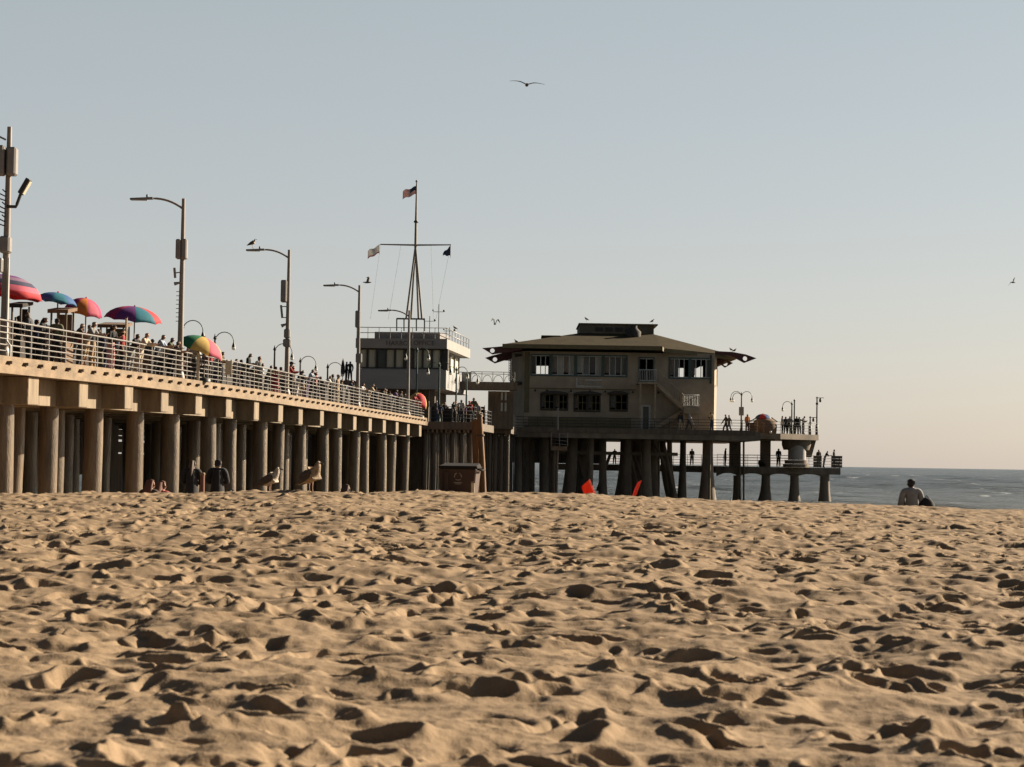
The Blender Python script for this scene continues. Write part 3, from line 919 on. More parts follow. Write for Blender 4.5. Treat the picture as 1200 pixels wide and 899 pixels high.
# restaurant platform and its piles
px0, px1 = RX(598), at(880, 510, DR + 4).x
rp = thing('restaurant_platform', 'dark platform on flared piles carrying the tan restaurant', 'platform', (RX(728), DR, 0), world=True)
MB().hexa([(px0, DR - 3, zf - .75), (px1, DR - 3, zf - .75), (px1, DR + 26, zf - .75), (px0, DR + 26, zf - .75)],
          [(px0, DR - 3, zf), (px1, DR - 3, zf), (px1, DR + 26, zf), (px0, DR + 26, zf)]).build('deck', M_DARKCONC, rp)
MB().box((px0, DR - 3.1, zf - .3), (px1 - .5, DR - 3.003, zf + .12)).build('edge_beam', M_TIMBER, rp)
def column(parent, xt, wt, xb, wb_, D, ytop=520, ybot=589, flare=True, m=M_DARKCONC):
    """A pile with a flared foot; x centres and widths in photo pixels at depth D."""
    k = D / F
    zt_, zb_ = at(600, ytop, D).z, at(600, ybot, D).z
    pts, rs = [], []
    for t in (0, .25, .5, .7, .82, .9, 1.0):
        f = t if not flare else t ** 2.4
        z = zt_ + (zb_ - zt_) * t
        x = xt + (xb - xt) * f
        p = at(x, 560, D)
        pts.append((p.x, D, z)); rs.append((wt + (wb_ - wt) * f) * k / 2)
    pts.append((pts[-1][0], D, -2.5)); rs.append(rs[-1] * 1.03)
    return MB().tube(pts, rs, 12).build('pile', m, parent)
cols = [(607, 9, 607, 10, 176), (617, 8, 617, 8, 178), (623, 7, 623, 8, 182), (637, 11, 638, 11, 177), (647, 7, 646, 7, 182), (670, 13, 665, 18, 178), (683, 11, 684, 14, 181),
        (692, 7, 690, 8, 176), (706, 8, 707, 12, 179), (735, 9, 735, 12, 178), (731, 9, 727, 18, 184), (757, 10, 759, 14, 177), (766, 8, 764, 18, 181), (748, 9, 749, 11, 186),
        (784, 6, 792, 10, 183), (800, 7, 799, 13, 186), (776, 7, 788, 8, 188), (829, 12, 829, 24, 178)]
for c in cols:
    column(rp, *c, ytop=510)
for x in (612, 645, 676, 690, 742, 770):     # second row further in
    column(rp, x, 6, x, 7, 193, ytop=512, flare=False)
MB().box((RX(600), DR + 8, ZC - .1), (RX(711), DR + 8.3, zf - .76)).build('back_boarding', M_TIMBER, rp)
for (xa_, za_, xc_, zc_) in ((672, 512, 684, 560), (700, 575, 716, 530), (733, 512, 748, 572), (757, 575, 742, 530), (766, 515, 785, 560), (790, 580, 778, 520)):
    MB().tube([at(xa_, za_, 180), at(xc_, zc_, 180.5)], .16, 6).build('brace', M_DARKCONC, rp)
MB().box((RX(640), DR + 1.6, ZC + .7), (RX(800), DR + 1.9, ZC + 1.0)).build('waler', M_DARKCONC, rp)
MB().box((RX(752), DR + 9, ZC + .9), (RX(776), DR + 9.3, zf - .76)).build('back_boarding', M_TIMBER, rp)
straight_rail('railing', 'dark railing along the front of the restaurant platform', [(px0 + .1, DR - 2.9, zf), (px1 - .3, DR - 2.9, zf)], M_BLACK, hs=(1.0, .75, .5, .25), step=1.2)

# small sunlit landing hung from the restaurant platform
hx0, hx1 = at(646, 520, 171).x, at(665, 520, 171).x
hl = thing('boat_landing', 'small sunlit landing with silver rails below the restaurant', 'platform', (hx0, 171, 0), world=True)
hz = at(655, 523, 171).z
MB().box((hx0, 171, hz - .36), (hx1, 174.2, hz)).build('deck', M_BEAM, hl)
for hh in (.25, .55, .85, 1.15):
    MB().tube([(hx0, 174, hz + hh), (hx0, 171, hz + hh), (hx1, 171, hz + hh - .12), (hx1, 174, hz + hh - .12)], .035, 6).build('rail', M_STEEL, hl)
for x in (hx0, (hx0 + hx1) / 2, hx1):
    MB().tube([(x, 171, hz), (x, 171, hz + 1.15)], .035, 6).build('post', M_STEEL, hl)
for x in (hx0 + .35, hx0 + .55):
    MB().tube([(x, 171.8, hz - .36), (x - .1, 171.8, -2)], .13, 10).build('pile', M_PILE, hl)
MB().tube([at(653.5, 504, 172), at(653.8, 478, 172)], [.09, .08], 8).build('mast_post', M_POLE, hl)
MB().box((hx0 + .15, 172.2, hz - .5), (hx1 - .1, 172.4, hz - .37)).build('bearer', M_TIMBER, hl)

# ------------------------------------------------------------------ two level fishing deck on the right
DF = 186.0
def FX(px): return at(px, 545, DF).x
fd = thing('fishing_deck', 'two level concrete fishing deck with a drum shaped support at the far end', 'pier', (FX(920), DF, 0), world=True)
zU = at(900, 509, DF).z
xu1 = FX(957)
MB().hexa([(px1 - 5, DF - 5.5, zU - .5), (FX(905), DF - 5.5, zU - .5), (xu1, DF - 1, zU - .5), (xu1, DF + 10, zU - .5), (px1 - 5, DF + 10, zU - .5)],
          [(px1 - 5, DF - 5.5, zU), (FX(905), DF - 5.5, zU), (xu1, DF - 1, zU), (xu1, DF + 10, zU), (px1 - 5, DF + 10, zU)]).build('upper_deck', M_DARKCONC, fd)
MB().lathe([(FX(946) - FX(931), -.9), (FX(948) - FX(931), -.45), (FX(948) - FX(931), 0)], (FX(932), DF - .5, zU - .51), 26).build('round_head', M_DARKCONC, fd)
zD = at(930, 539, DF).z
MB().lathe([(.82, 0), (.82, zU - 1.0 - zD)], (FX(932), DF - 1, zD), 28).build('drum', mat('grey_drum', (0.36, 0.34, 0.32), 0.8, 0.15, 1), fd)
MB().lathe([(1.05, 0), (1.05, .34)], (FX(931), DF - 1, zD - .36), 26).build('drum_base', M_DARKCONC, fd)
MB().lathe([(1.2, 0), (1.2, .3)], (FX(931), DF - 1, zD - .68), 26).build('drum_base', M_DARKCONC, fd)
MB().hexa([at(944, 536, DF), at(951, 536, DF), at(951, 536, DF + 1.5), at(944, 536, DF + 1.5)],
          [at(944, 514, DF), at(957, 514, DF), at(957, 514, DF + 1.5), at(944, 514, DF + 1.5)]).build('bracket_wall', M_DARKCONC, fd)
zL = at(900, 547.3, DF).z
lo = [(RX(650), DF + 16), (FX(800), DF + 12), (FX(838), DF - .5), (FX(900), DF - 1.0), (FX(984), DF - .5), (FX(987), DF + 1.2), (FX(960), DF + 9), (FX(845), DF + 18), (RX(650), DF + 20)]
MB().hexa([(x, y, zL - .62) for x, y in lo], [(x, y, zL) for x, y in lo]).build('lower_deck', M_DARKCONC, fd)
for x0_, x1_, y in ((838, 985, DF - .45),):
    b = MB()
    for (a, c) in ((840, 866), (866, 897), (897, 931), (931, 966)):
        n = 8; xs = [FX(a + (c - a) * q / n) for q in range(n + 1)]
        top = [(x, y, zL - .6) for x in xs]; bot = [(x, y, zL - .6 - .30 * abs(2 * q / n - 1) ** 2) for q, x in enumerate(xs)]
        for q in range(n):
            b.hexa([bot[q], bot[q + 1], (bot[q + 1][0], y + .9, bot[q + 1][2]), (bot[q][0], y + .9, bot[q][2])],
                   [top[q], top[q + 1], (top[q + 1][0], y + .9, top[q + 1][2]), (top[q][0], y + .9, top[q][2])])
    b.build('haunch_beam', M_DARKCONC, fd)
for c in ((864, 9, 864, 12, DF - .2, 556), (897.5, 10, 896, 21, DF, 555), (931, 10, 931, 18, DF, 554), (966.5, 11, 966.5, 18, DF, 553)):
    column(fd, *c[:5], ytop=c[5] - 3)
for x, w_ in ((862, 12), (898, 11)):
    a, c = FX(x - w_ / 2), FX(x + w_ / 2)
    MB().box((a, DF + .3, zL), (c, DF + 1.3, zU - .51)).build('pier_column', M_DARKCONC, fd)
for x in (867, 871.5):
    MB().tube([at(x, 514, DF - 1), at(x, 600, DF - 1)], .09, 8).build('drain_pipe', M_PILE, fd)
MB().tube([at(832, 520, 176.5), at(831, 600, 176.5)], .1, 8).build('drain_pipe', M_PILE, fd)
straight_rail('railing', 'railing along the upper level of the fishing deck', [(px1 - .4, DF - 5.2, zU), (FX(905), DF - 5.3, zU), (xu1 - .1, DF - .9, zU)], M_BLACK, hs=(1.05, .8, .55, .3), r=.018, step=1.4)
straight_rail('railing', 'railing along the lower level of the fishing deck', [(FX(840), DF - .3, zL), (FX(983), DF - .35, zL), (FX(986.3), DF + 1.1, zL)], M_BLACK, hs=(1.1, .85, .6, .3), r=.018, step=1.3)
straight_rail('railing', 'railing at the back of the lower deck seen between the flared piles', [(RX(655), DF + 19.5, zL), (FX(843), DF + 17.5, zL), (FX(958), DF + 8.6, zL)], M_BLACK, hs=(1.1, .85, .6, .3), r=.022, step=1.3)
def panel(name, label, x0, x1, y0, y1, D, m=M_TIMBER):
    t = thing(name, label, 'screen', at((x0 + x1) / 2, y1, D), world=True)
    a, c = at(x0, y1, D), at(x1, y0, D)
    n = 4
    for i in range(n):
        z0_, z1_ = a.z + (c.z - a.z) * i / n, a.z + (c.z - a.z) * (i + 1) / n - .03
        MB().box((a.x, D - .03, z0_), (c.x, D + .03, z1_)).build('board', m, t)
    return t
panel('rail_screen', 'boarded brown rail screen left of the last bench on the lower deck', 953, 963, 534, 547.5, DF - .5)
panel('rail_screen', 'boarded brown rail screen at the outer corner of the lower deck', 974, 987, 534, 548, DF - .48)

# ------------------------------------------------------------------ white office on the pier
DO = 150.0
def OX(px): return at(px, 430, DO).x
def OZ(py, px=470): return at(px, py, DO).z
M_OWALL = mat('office_white', (0.24, 0.24, 0.24), 0.7, 0.1, 0.8, 0.1, 6, streak=(.4, .4, 4))
M_OFAS = mat('office_fascia', (0.25, 0.23, 0.215), 0.7, 0.1, 0.6)
M_OCURT = mat('office_blind', (0.46, 0.45, 0.36), 0.85, 0.3, 1.2, streak=(6, 1, .3))
off = thing('harbour_office', 'white flat roofed office on stilts with a long window band and roof rails', 'building', (OX(470), DO, deck_z(DO)), world=True)
c0 = Vector((OX(523), DO, 0))
def OP(l, dd, z):
    """Office frame: l metres left of the front right corner, dd metres back."""
    p = c0 - NV * l * 1.0 + U * dd + Vector((0, SL * 0, 0))
    return Vector((p.x, p.y, z))
WO = (OX(523) - OX(416)); DEP = 13.0
def obox(mb, l0, l1, d0, d1, z0, z1, mi=0):
    return mb.hexa([OP(l0, d0, z0), OP(l1, d0, z0), OP(l1, d1, z0), OP(l0, d1, z0)], [OP(l0, d0, z1), OP(l1, d0, z1), OP(l1, d1, z1), OP(l0, d1, z1)], mi)
z0, z1, z2, z3 = OZ(455.5), OZ(433), OZ(408), OZ(396.5)
obox(MB(), -.0, WO, 0, DEP, z0, z1).build('lower_wall', M_OWALL, off)
obox(MB(), -.05, WO + .05, -.15, DEP + .6, z2, z3).build('fascia', M_OFAS, off)
obox(MB(), .7, WO - .3, .6, DEP - .6, z1 - .01, z2 + .01).build('core_wall', M_OCURT, off)
obox(MB(), .3, WO - .1, .2, DEP - .3, z1 + .001, z1 + .08).build('sill', M_OFAS, off)
nw = 9
fr = WO - .45
for i in range(nw):
    l0 = .45 + (fr - .1) * i / nw; l1 = .45 + (fr - .1) * (i + 1) / nw
    f = MB()
    obox(f, l0, l0 + .07, .18, .34, z1 + .09, z2 - .001); obox(f, l1 - .07, l1, .18, .34, z1 + .09, z2 - .001)
    obox(f, l0 + .071, l1 - .071, .2, .32, z2 - .1, z2 - .002); obox(f, l0 + .071, l1 - .071, .2, .32, z1 + .092, z1 + .17)
    wn = f.build('window', M_AWN, off)
    g = obox(MB(), l0 + .07, l1 - .07, .36, .38, z1 + .1, z2 - .01)
    g.build('blind', M_OCURT if i not in (3, 6) else M_GLASS, wn)
for i in range(4):
    d0_ = 1.0 + i * 2.6; d1_ = d0_ + 2.6
    f = MB()
    obox(f, .5, .62, d0_, d0_ + .12, z1 + .09, z2 - .001); obox(f, .5, .62, d1_ - .12, d1_ - .003, z1 + .09, z2 - .001)
    obox(f, .5, .62, d0_ + .121, d1_ - .121, z2 - .12, z2 - .002)
    wn = f.build('window', M_OFAS, off)
    obox(MB(), .63, .66, d0_ + .1, d1_ - .1, z1 + .1, z2 - .01).build('blind', M_OCURT, wn)
obox(MB(), -.05, .45, .4, 1.0, z1 + .002, z2 - .004).build('corner_post', M_AWN, off)
obox(MB(), 1.5, WO - 1, 1.5, DEP - 2, deck_z(DO) - .2, z0 - .002).build('lower_core', M_TIMBER, off)
for l in (.9, 3, 5.5):
    obox(MB(), l, l + .4, .5, .9, deck_z(DO) - .2, z0 - .002).build('stilt', M_TIMBER, off)
obox(MB(), .8, WO - 1.0, 2.0, 7.5, z3, z3 + .62).build('roof_box', M_BOX, off)
zr = z3
b = MB()
cor = [OP(WO, .0, zr), OP(.05, .0, zr), OP(.05, DEP + .4, zr)]
for hh in (.82, .42):
    b.tube([p + UP * hh for p in cor], .03, 6)
for a, c in zip(cor[:-1], cor[1:]):
    for q in range(9):
        p = a.lerp(c, q / 8); b.tube([p, p + UP * .84], .025, 5)
b.build('roof_rail', M_STEEL, off)
for l, hh, dd in ((1.9, 2.0, 4), (1.35, 3.0, 5), (.9, 1.4, 8)):
    b = MB().tube([OP(l, dd, zr), OP(l, dd, zr + hh)], .03, 5)
    b.tube([OP(l - .4, dd, zr + hh * .8), OP(l + .45, dd, zr + hh * .8)], .02, 5)
    b.ball(OP(l - .4, dd, zr + hh * .8 + .08), .09, 6, 4); b.ball(OP(l + .45, dd, zr + hh * .8 + .12), .07, 6, 4)
    b.build('weather_mast', M_BLACK, off)
M_LET = mat('sign_dark', (0.09, 0.085, 0.085), 0.7, 0.1, 2)
ang = math.atan2(-SL, 1)
for txt, px in (('HARBOR', 467.5), ('OFFICE', 497)):
    p = at(px, 402.3, DO)
    l = (c0.x - p.x)
    q = OP(l, -.15, p.z) - U * .012
    text_mesh(txt, .50, .015, 'lettering', M_LET, off, Matrix.Translation(q) @ Matrix.Rotation(ang, 4, 'Z') @ FACE_CAM)
# footbridge from the office to the restaurant
fb = thing('footbridge', 'dark footbridge with arched rails linking the white office and the restaurant', 'bridge', (OX(560), 158, 0), world=True)
y0_, y1_ = 158.0, 160.5
bx0, bx1 = at(530, 450, y0_).x, at(606, 450, y0_).x
bz0, bz1 = at(570, 456.5, y0_).z, at(570, 447.5, y0_).z
MB().box((bx0, y0_, bz0), (bx1, y1_, bz1)).build('deck_beam', M_TIMBER, fb)
MB().box((at(541, 440, y0_).x, y0_ + .02, bz1), (at(552, 440, y0_).x, y0_ + .1, bz1 + .75)).build('solid_panel', M_OWALL, fb)
b = MB()
ra, rc = at(552, 440, y0_).x, bx1 - .2
for hh in (.78, .62):
    b.tube([(ra, y0_ + .05, bz1 + hh), (rc, y0_ + .05, bz1 + hh)], .025, 5)
for q in range(5):
    x = ra + (rc - ra) * q / 4
    b.tube([(x, y0_ + .05, bz1), (x, y0_ + .05, bz1 + .8)], .03, 5)
b.build('rail', M_STEEL, fb)
for q in range(4):
    xm = ra + (rc - ra) * (q + .5) / 4
    MB().tube([(xm + math.cos(t) * .36, y0_ + .05, bz1 + .05 + math.sin(t) * .48) for t in np.linspace(0, math.pi, 9)], .022, 5).build('arch', M_BLACK, fb)
MB().box((at(572, 460, 161).x, 161, ZC + 2.6), (at(602, 460, 161).x, 164, bz0 - .01)).build('stair_tower', M_TIMBER, fb)
for i, x in enumerate((587, 591.5)):
    for j, (ya_, yb_) in enumerate(((460, 469), (472, 482))):
        MB().box((at(x, 470, 161).x, 160.95, at(x, yb_, 161).z), (at(x + 2.2, 470, 161).x, 160.997, at(x, ya_, 161).z)).build('window', M_WFRAME, fb)
MB().box((at(500, 460, 157).x, 157, deck_z(150) - .2), (at(505.5, 460, 157).x, 157.5, at(500, 456, 157).z)).build('support', M_TIMBER, fb)
lad = MB()
for x in (596.5, 599):
    lad.tube([at(x, 446, 158.5), at(x, 421, 158.5)], .03, 5)
for q in range(9):
    lad.tube([at(596.5, 446 - q * 2.9, 158.5), at(599, 446 - q * 2.9, 158.5)], .022, 5)
lad.build('ladder', M_BLACK, fb)

# signal mast on the office roof
DM = 156.0
ms = thing('signal_mast', 'tall signal mast with a cross yard on the white office roof', 'mast', at(487, 386, DM), world=True)
MB().tube([at(487, 290, DM), at(487.5, 258, DM), at(488.3, 213, DM)], [.11, .09, .05], 8).build('top_mast', M_POLE, ms)
MB().tube([at(445.5, 286.5, DM), at(487, 287.3, DM), at(528.5, 287, DM)], [.05, .075, .05], 6).build('yard', M_POLE, ms)
for xb, dy in ((476, 0), (481.5, 1.6), (490.5, 1.6), (494.5, 0)):
    MB().tube([at(487, 287, DM), at(xb, 374, DM + dy)], [.07, .085], 7).build('leg', M_BOX, ms)
b = MB()
for dy in (0, 1.6):
    b.tube([at(464.5, 373.5, DM + dy), at(498, 374, DM + dy)], .07, 6)
    for x in (465, 473.5, 488, 497.5):
        b.tube([at(x, 374, DM + dy), at(x, 388, DM + dy)], .06, 6)
b.build('base_frame', M_BLACK, ms)
b = MB()
for a, c in (((446, 287), (434, 374)), ((528, 288), (511, 374)), ((470, 287), (455, 374)), ((505, 288), (508, 374))):
    b.tube([at(*a, DM), at(*c, DM)], .008, 4)
b.build('rigging', M_BOX, ms)
MB().lathe([(.16, 0), (.2, .06), (.14, .16)], at(487.6, 261, DM), 10).build('collar', M_BLACK, ms)
MB().ball(at(488.3, 212.5, DM), .1, 8, 6).build('ball_finial', M_POLE, ms)

def flag(label, px0, py0, px1, py1, kind, D=DM, droop=.25):
    """A cloth with folds flying from (px0, py0) to (px1, py1) (top edge px)."""
    t = thing('flag', label, 'flag', at(px0, py0, D), world=True)
    a, c = at(px0, py0, D), at(px1, py1, D)
    wv = c - a; n, mrows = 16, 13
    hgt = 0.62 if kind != 'pennant' else .8
    vs, fs, mi = [], [], []
    for i in range(n + 1):
        u = i / n
        for j in range(mrows + 1):
            v = j / mrows
            hh = hgt * (1 if kind != 'pennant' else (1 - .8 * u))
            p = a + wv * u - UP * (v * hh + droop * u * u * (1 if kind != 'pennant' else 2))
            p.y += .14 * math.sin(u * 7 + v * 1.5) * u; p.z += .07 * math.sin(u * 8 + 1)
            vs.append(p)
    for i in range(n):
        for j in range(mrows):
            fs.append((i * (mrows + 1) + j, (i + 1) * (mrows + 1) + j, (i + 1) * (mrows + 1) + j + 1, i * (mrows + 1) + j + 1))
            if kind == 'stripes': mi.append(2 if (i < 7 and j < 7) else (0 if j % 2 == 0 else 1))
            elif kind == 'bear': mi.append(0 if j >= 11 else 1)
            else: mi.append(2)
    me = bpy.data.meshes.new('cloth')
    o0 = ORG[t.name]
    me.from_pydata([tuple(p - o0) for p in vs], [], fs)
    for f, q in zip(me.polygons, mi): f.material_index = q; f.use_smooth = True
    bm = bmesh.new(); bm.from_mesh(me); bmesh.ops.solidify(bm, geom=bm.faces[:], thickness=.008); bm.to_mesh(me); bm.free()
    for q in (mat('flag_red', (0.42, 0.06, 0.06), .8, .1, 3, trans=.35), mat('flag_white', (0.62, 0.6, 0.58), .8, .1, 3, trans=.35), mat('flag_blue', (0.04, 0.05, 0.10), .8, .1, 3, trans=.2)):
        me.materials.append(q)
    link('cloth', me, t)
    MB().tube([a + UP * .12, a - UP * (hgt + .1)], .015, 5).build('halyard', M_BOX, t)
    return t
flag('red and white striped flag at the very top of the signal mast', 487.5, 219, 472, 221, 'stripes')
flag('white flag with a red lower stripe at the left end of the yard', 444.5, 288, 431, 291, 'bear')
flag('small dark pennant at the right end of the yard', 528, 289, 519, 292, 'pennant', droop=.2)

# ------------------------------------------------------------------ tall street lamps on the pier
def street_lamp(px, label, variant):
    D = D_of(px, 0.35)
    base = P(D, 0.35, 0)
    t = thing('street_lamp', label, 'street lamp', base, group='tall street lamps on the pier')
    H = 7.2 if variant != 0 else 6.95
    t.rotation_euler = (0, 0, 0)
    MB().tube([(0, 0, 0), (0, 0, 2.5), (0, 0, H)], [.13, .11, .07], 10).build('pole', M_POLE, t)
    MB().lathe([(.2, 0), (.2, .12), (.14, .3)], (0, 0, 0), 12).build('base', M_POLE, t)
    if variant != 0:
        pts = [(-1.24 * q ** 1.0, 0.1 * q, H - .42 + .42 * (1 - (1 - q) ** 2.2)) for q in np.linspace(0, 1, 9)]
        MB().tube(pts, [.045] * 8 + [.035], 7).build('arm', M_POLE, t)
        hd = MB()
        x = pts[-1][0]; z = pts[-1][2]
        hd.hexa([(x + .02, .06, z - .06), (x - .9, .14, z - .08), (x - .9, -.02, z - .08), (x + .02, -.02, z - .06)],
                [(x + .02, .06, z + .05), (x - .9, .12, z + .0), (x - .9, 0, z + .0), (x + .02, -.02, z + .05)])
        h = hd.build('lamp_head', M_BOX, t, bevel=.015)
        MB().box((x - .85, .0, z - .1), (x - .2, .1, z - .075)).build('lens', M_LENS, h)
        MB().lathe([(.04, 0), (.045, .08), (.02, .12)], (x - .22, .05, z + .04), 8).build('photocell', M_BLACK, h)
    return t, H

def lamp_box(t, x, z, w_, h_, d_=.22, m=None, name='equipment_box'):
    MB().box((x - w_ / 2, -.32, z - h_ / 2), (x + w_ / 2, -.32 + d_ + .15, z + h_ / 2)).build(name, m or M_BOX, t, bevel=min(.05, w_ * .2))

def zof(px, py, D): return at(px, py, D).z
t, H = street_lamp(3, 'tall lamp pole nearest the left edge, with a tilted floodlight and boxes', 0)
D = D_of(7); g = lambda py: zof(7, py, D) - t.location.z
k = D / F
MB().tube([(.0, -.1, g(239)), (.27, -.1, g(239)), (.30, -.1, g(236)), (.42, -.1, g(222))], .05, 7).build('floodlight_arm', M_BLACK, t)
fl = MB().obox((.52, -.1, g(215)), (Vector((.55, 0, 1)), Vector((0, 1, 0)), Vector((1, 0, -.55))), (.26, .14, .07)).build('floodlight', M_BLACK, t, bevel=.02)
MB().obox((.585, -.1, g(216.5)), (Vector((.55, 0, 1)), Vector((0, 1, 0)), Vector((1, 0, -.55))), (.22, .12, .02)).build('lens', M_LENS, fl)
lamp_box(t, .14, g(186), .28, .85); lamp_box(t, -.3, g(185), .45, .9)
lamp_box(t, .0, g(284.5), .32, .5, name='sign_box')
lamp_box(t, -.1, g(309), .1, .42, m=M_WFRAME, name='conduit_box')
for q in range(9):
    MB().tube([(-.05, -.1, g(262 - q * 5)), (-.3 + .08 * (q % 3), -.12, g(262 - q * 5) + .08)], .02, 5).build('step_peg', M_BLACK, t)
MB().tube([(.1, -.14, g(300)), (.1, -.14, g(398)), (.22, -.14, g(404)), (.22, -.14, g(424))], .035, 6).build('conduit', M_WFRAME, t)
MB().tube([(-.08, -.1, g(160)), (-.35, -.1, g(155)), (-.6, -.1, g(148))], .03, 5).build('arm', M_BOX, t)

t, H = street_lamp(210, 'tall curved arm lamp between the rainbow umbrella and the green umbrella', 1)
D = D_of(214); g = lambda py: zof(214, py, D) - t.location.z
lamp_box(t, -.13, g(290), .2, .78); lamp_box(t, .1, g(290), .22, .8)
MB().obox((-.27, -.1, g(318)), (Vector((-.1, 0, 1)), Vector((0, 1, 0)), Vector((1, 0, .1))), (.2, .06, .04)).build('antenna', M_BOX, t)
MB().tube([(0, -.1, g(317)), (-.25, -.1, g(318))], .025, 5).build('bracket', M_BOX, t)
MB().tube([(0, -.1, g(329)), (-.28, -.1, g(331))], [.03, .08], 6).build('camera_box', M_BOX, t)
for q in range(8):
    MB().tube([(-.02, -.06, g(340 + q * 5)), (-.2, -.06, g(340 + q * 5))], .014, 4).build('step_peg', M_BOX, t)

t, H = street_lamp(335.5, 'tall curved arm lamp with a gull on its arm and a long grey antenna', 1)
lamp3 = t
D = D_of(339.5); g = lambda py: zof(339.5, py, D) - t.location.z
lamp_box(t, -.2, g(340), .3, 1.1)
MB().obox((-.3, -.1, g(364)), (Vector((-.12, 0, 1)), Vector((0, 1, 0)), Vector((1, 0, .12))), (.32, .05, .05)).build('antenna', M_BOX, t)
for py in (358, 371): MB().tube([(0, -.1, g(py)), (-.28, -.1, g(py))], .025, 5).build('bracket', M_BOX, t)
MB().tube([(0, -.1, g(378)), (-.3, -.1, g(381))], [.03, .1], 6).build('camera_box', M_BOX, t)
lamp_box(t, .0, g(390), .3, .45, name='sign_box'); lamp_box(t, .0, g(401), .38, .38, name='sign_box')

t, H = street_lamp(419, 'tall curved arm lamp in front of the left end of the white office', 1)
D = D_of(422.5); g = lambda py: zof(422.5, py, D) - t.location.z
lamp_box(t, -.05, g(373), .3, 1.0); lamp_box(t, .05, g(419), .36, .55, name='sign_box')
t, H = street_lamp(478, 'tall curved arm lamp in front of the right part of the white office', 1)
D = D_of(481); g = lambda py: zof(481, py, D) - t.location.z

# ------------------------------------------------------------------ gooseneck lamps
def goose_lamp(px, py_top, D, label, side=1, arms=1, h=None, base_z=None, m=M_BLACK, glob=True, R_=.5, drop=.55):
    p = at(px, py_top, D)
    bz = base_z if base_z is not None else deck_z(D)
    H = p.z - bz
    t = thing('gooseneck_lamp', label, 'street lamp', (p.x, D, bz), group='old style gooseneck lamps')
    MB().tube([(0, 0, 0), (0, 0, H)], [.085, .055], 8).build('post', m, t)
    MB().lathe([(.16, 0), (.14, .3), (.09, .5)], (0, 0, 0), 10).build('base', m, t)
    MB().lathe([(.07, 0), (.11, .08), (.05, .2), (.02, .34)], (0, 0, H - .05), 8).build('finial', m, t)
    for a in range(arms):
        sg = side if a == 0 else -side if a == 1 else side
        dy = 0 if a < 2 else .7
        dy = (0, 0, .6, -.6)[a]
        rr = R_ * (1 if a < 2 else .75)
        ln = math.hypot(rr, dy * .5)
        pts = [(sg * (rr - rr * math.cos(q)), dy * (1 - math.cos(q)) / 2, H - .18 + math.sin(q) * rr * 1.05) for q in np.linspace(0, math.pi, 11)]
        pts.append((pts[-1][0], pts[-1][1], H - .18 - drop * .3))
        arm = MB().tube(pts, .028, 6).build('arm', m, t)
        e = Vector(pts[-1])
        sh = MB().lathe([(.03, .16), (.05, .1), (.10, -.05), (.12, -.12)], e, 10).build('shade', m, t)
        if glob: MB().ball(e - UP * .2, .12, 10, 7).build('globe', M_BULB, t)
    return t
for px, py, D, lab in ((214, 384, 108, 'gooseneck lamp partly behind the lamp pole beside the green umbrella'), (252, 397, 118, 'gooseneck lamp right above the green umbrella'),
                       (322, 410, 127, 'gooseneck lamp just left of the lamp with the gull'), (352, 424, 141, 'gooseneck lamp just right of the lamp with the gull'),
                       (384, 431, 149, 'gooseneck lamp left of the silhouetted figures by the office')):
    goose_lamp(px, py, D, lab, R_=.55)
for px, py, D, lab, ar in ((489, 412, 148, 'dark twin globe lamp in front of the office just right of the last tall lamp', 2), (515, 429, 149, 'dark twin globe lamp nearest the right corner of the office', 2),
                           (535, 434, 152, 'dark twin globe lamp under the right overhang of the office', 2), (547, 440, 154, 'dark twin globe lamp against the footbridge panel', 2)):
    goose_lamp(px, py, D, lab, arms=ar, m=M_GREENIRON, base_z=zA, R_=.42)
goose_lamp(869, 463, DF - 3, 'three armed black lamp with a sign box right of the restaurant', side=-1, arms=3, base_z=zU, R_=.48)
lb = [o for o in COL.objects if o.name.startswith('gooseneck_lamp') and o.parent is None][-1]
MB().box((-.24, -.2, at(868, 487, DF - 3).z - zU), (.2, -.1, at(868, 477, DF - 3).z - zU)).build('sign_box', M_BOX, lb)
goose_lamp(928, 474, DF - 1, 'two armed green lamp above the concrete drum', side=-1, arms=1, base_z=zU, m=M_GREENIRON, R_=.42)
def mast_pole(px, py, D, bz, label, m, arm):
    p = at(px, py, D)
    t = thing('light_pole', label, 'light pole', (p.x, D, bz))
    H = p.z - bz
    MB().tube([(0, 0, 0), (0, 0, H)], [.075, .06], 8).build('pole', m, t)
    MB().lathe([(.13, 0), (.13, .9), (.08, .95)], (0, 0, 0), 8).build('base', m, t)
    if arm:
        MB().tube([(-.12, 0, H - .1), (.62, 0, H - .1)], .03, 5).build('cross_arm', m, t)
        MB().lathe([(.05, 0), (.12, -.15), (.1, -.38)], (.3, 0, H - .12), 8).build('lantern', M_BLACK, t)
        MB().lathe([(.1, 0), (.13, -.1), (.08, -.2)], (0, 0, H - .55), 8).build('fitting', M_BLACK, t)
    else:
        MB().lathe([(.08, 0), (.1, .08), (.03, .2)], (0, 0, H - .02), 8).build('cap', m, t)
    return t
mast_pole(931, 470, DF - .6, zU, 'plain green pole beside the green lamp above the concrete drum', M_GREENIRON, False)
mast_pole(957.5, 465, DF - .8, zU, 'taller light pole with a short cross arm at the end of the upper deck', M_BLACK, True)
mast_pole(949.5, 488, DF + 4, zU, 'shorter light pole with a short cross arm near the end of the upper deck', M_BLACK, True)

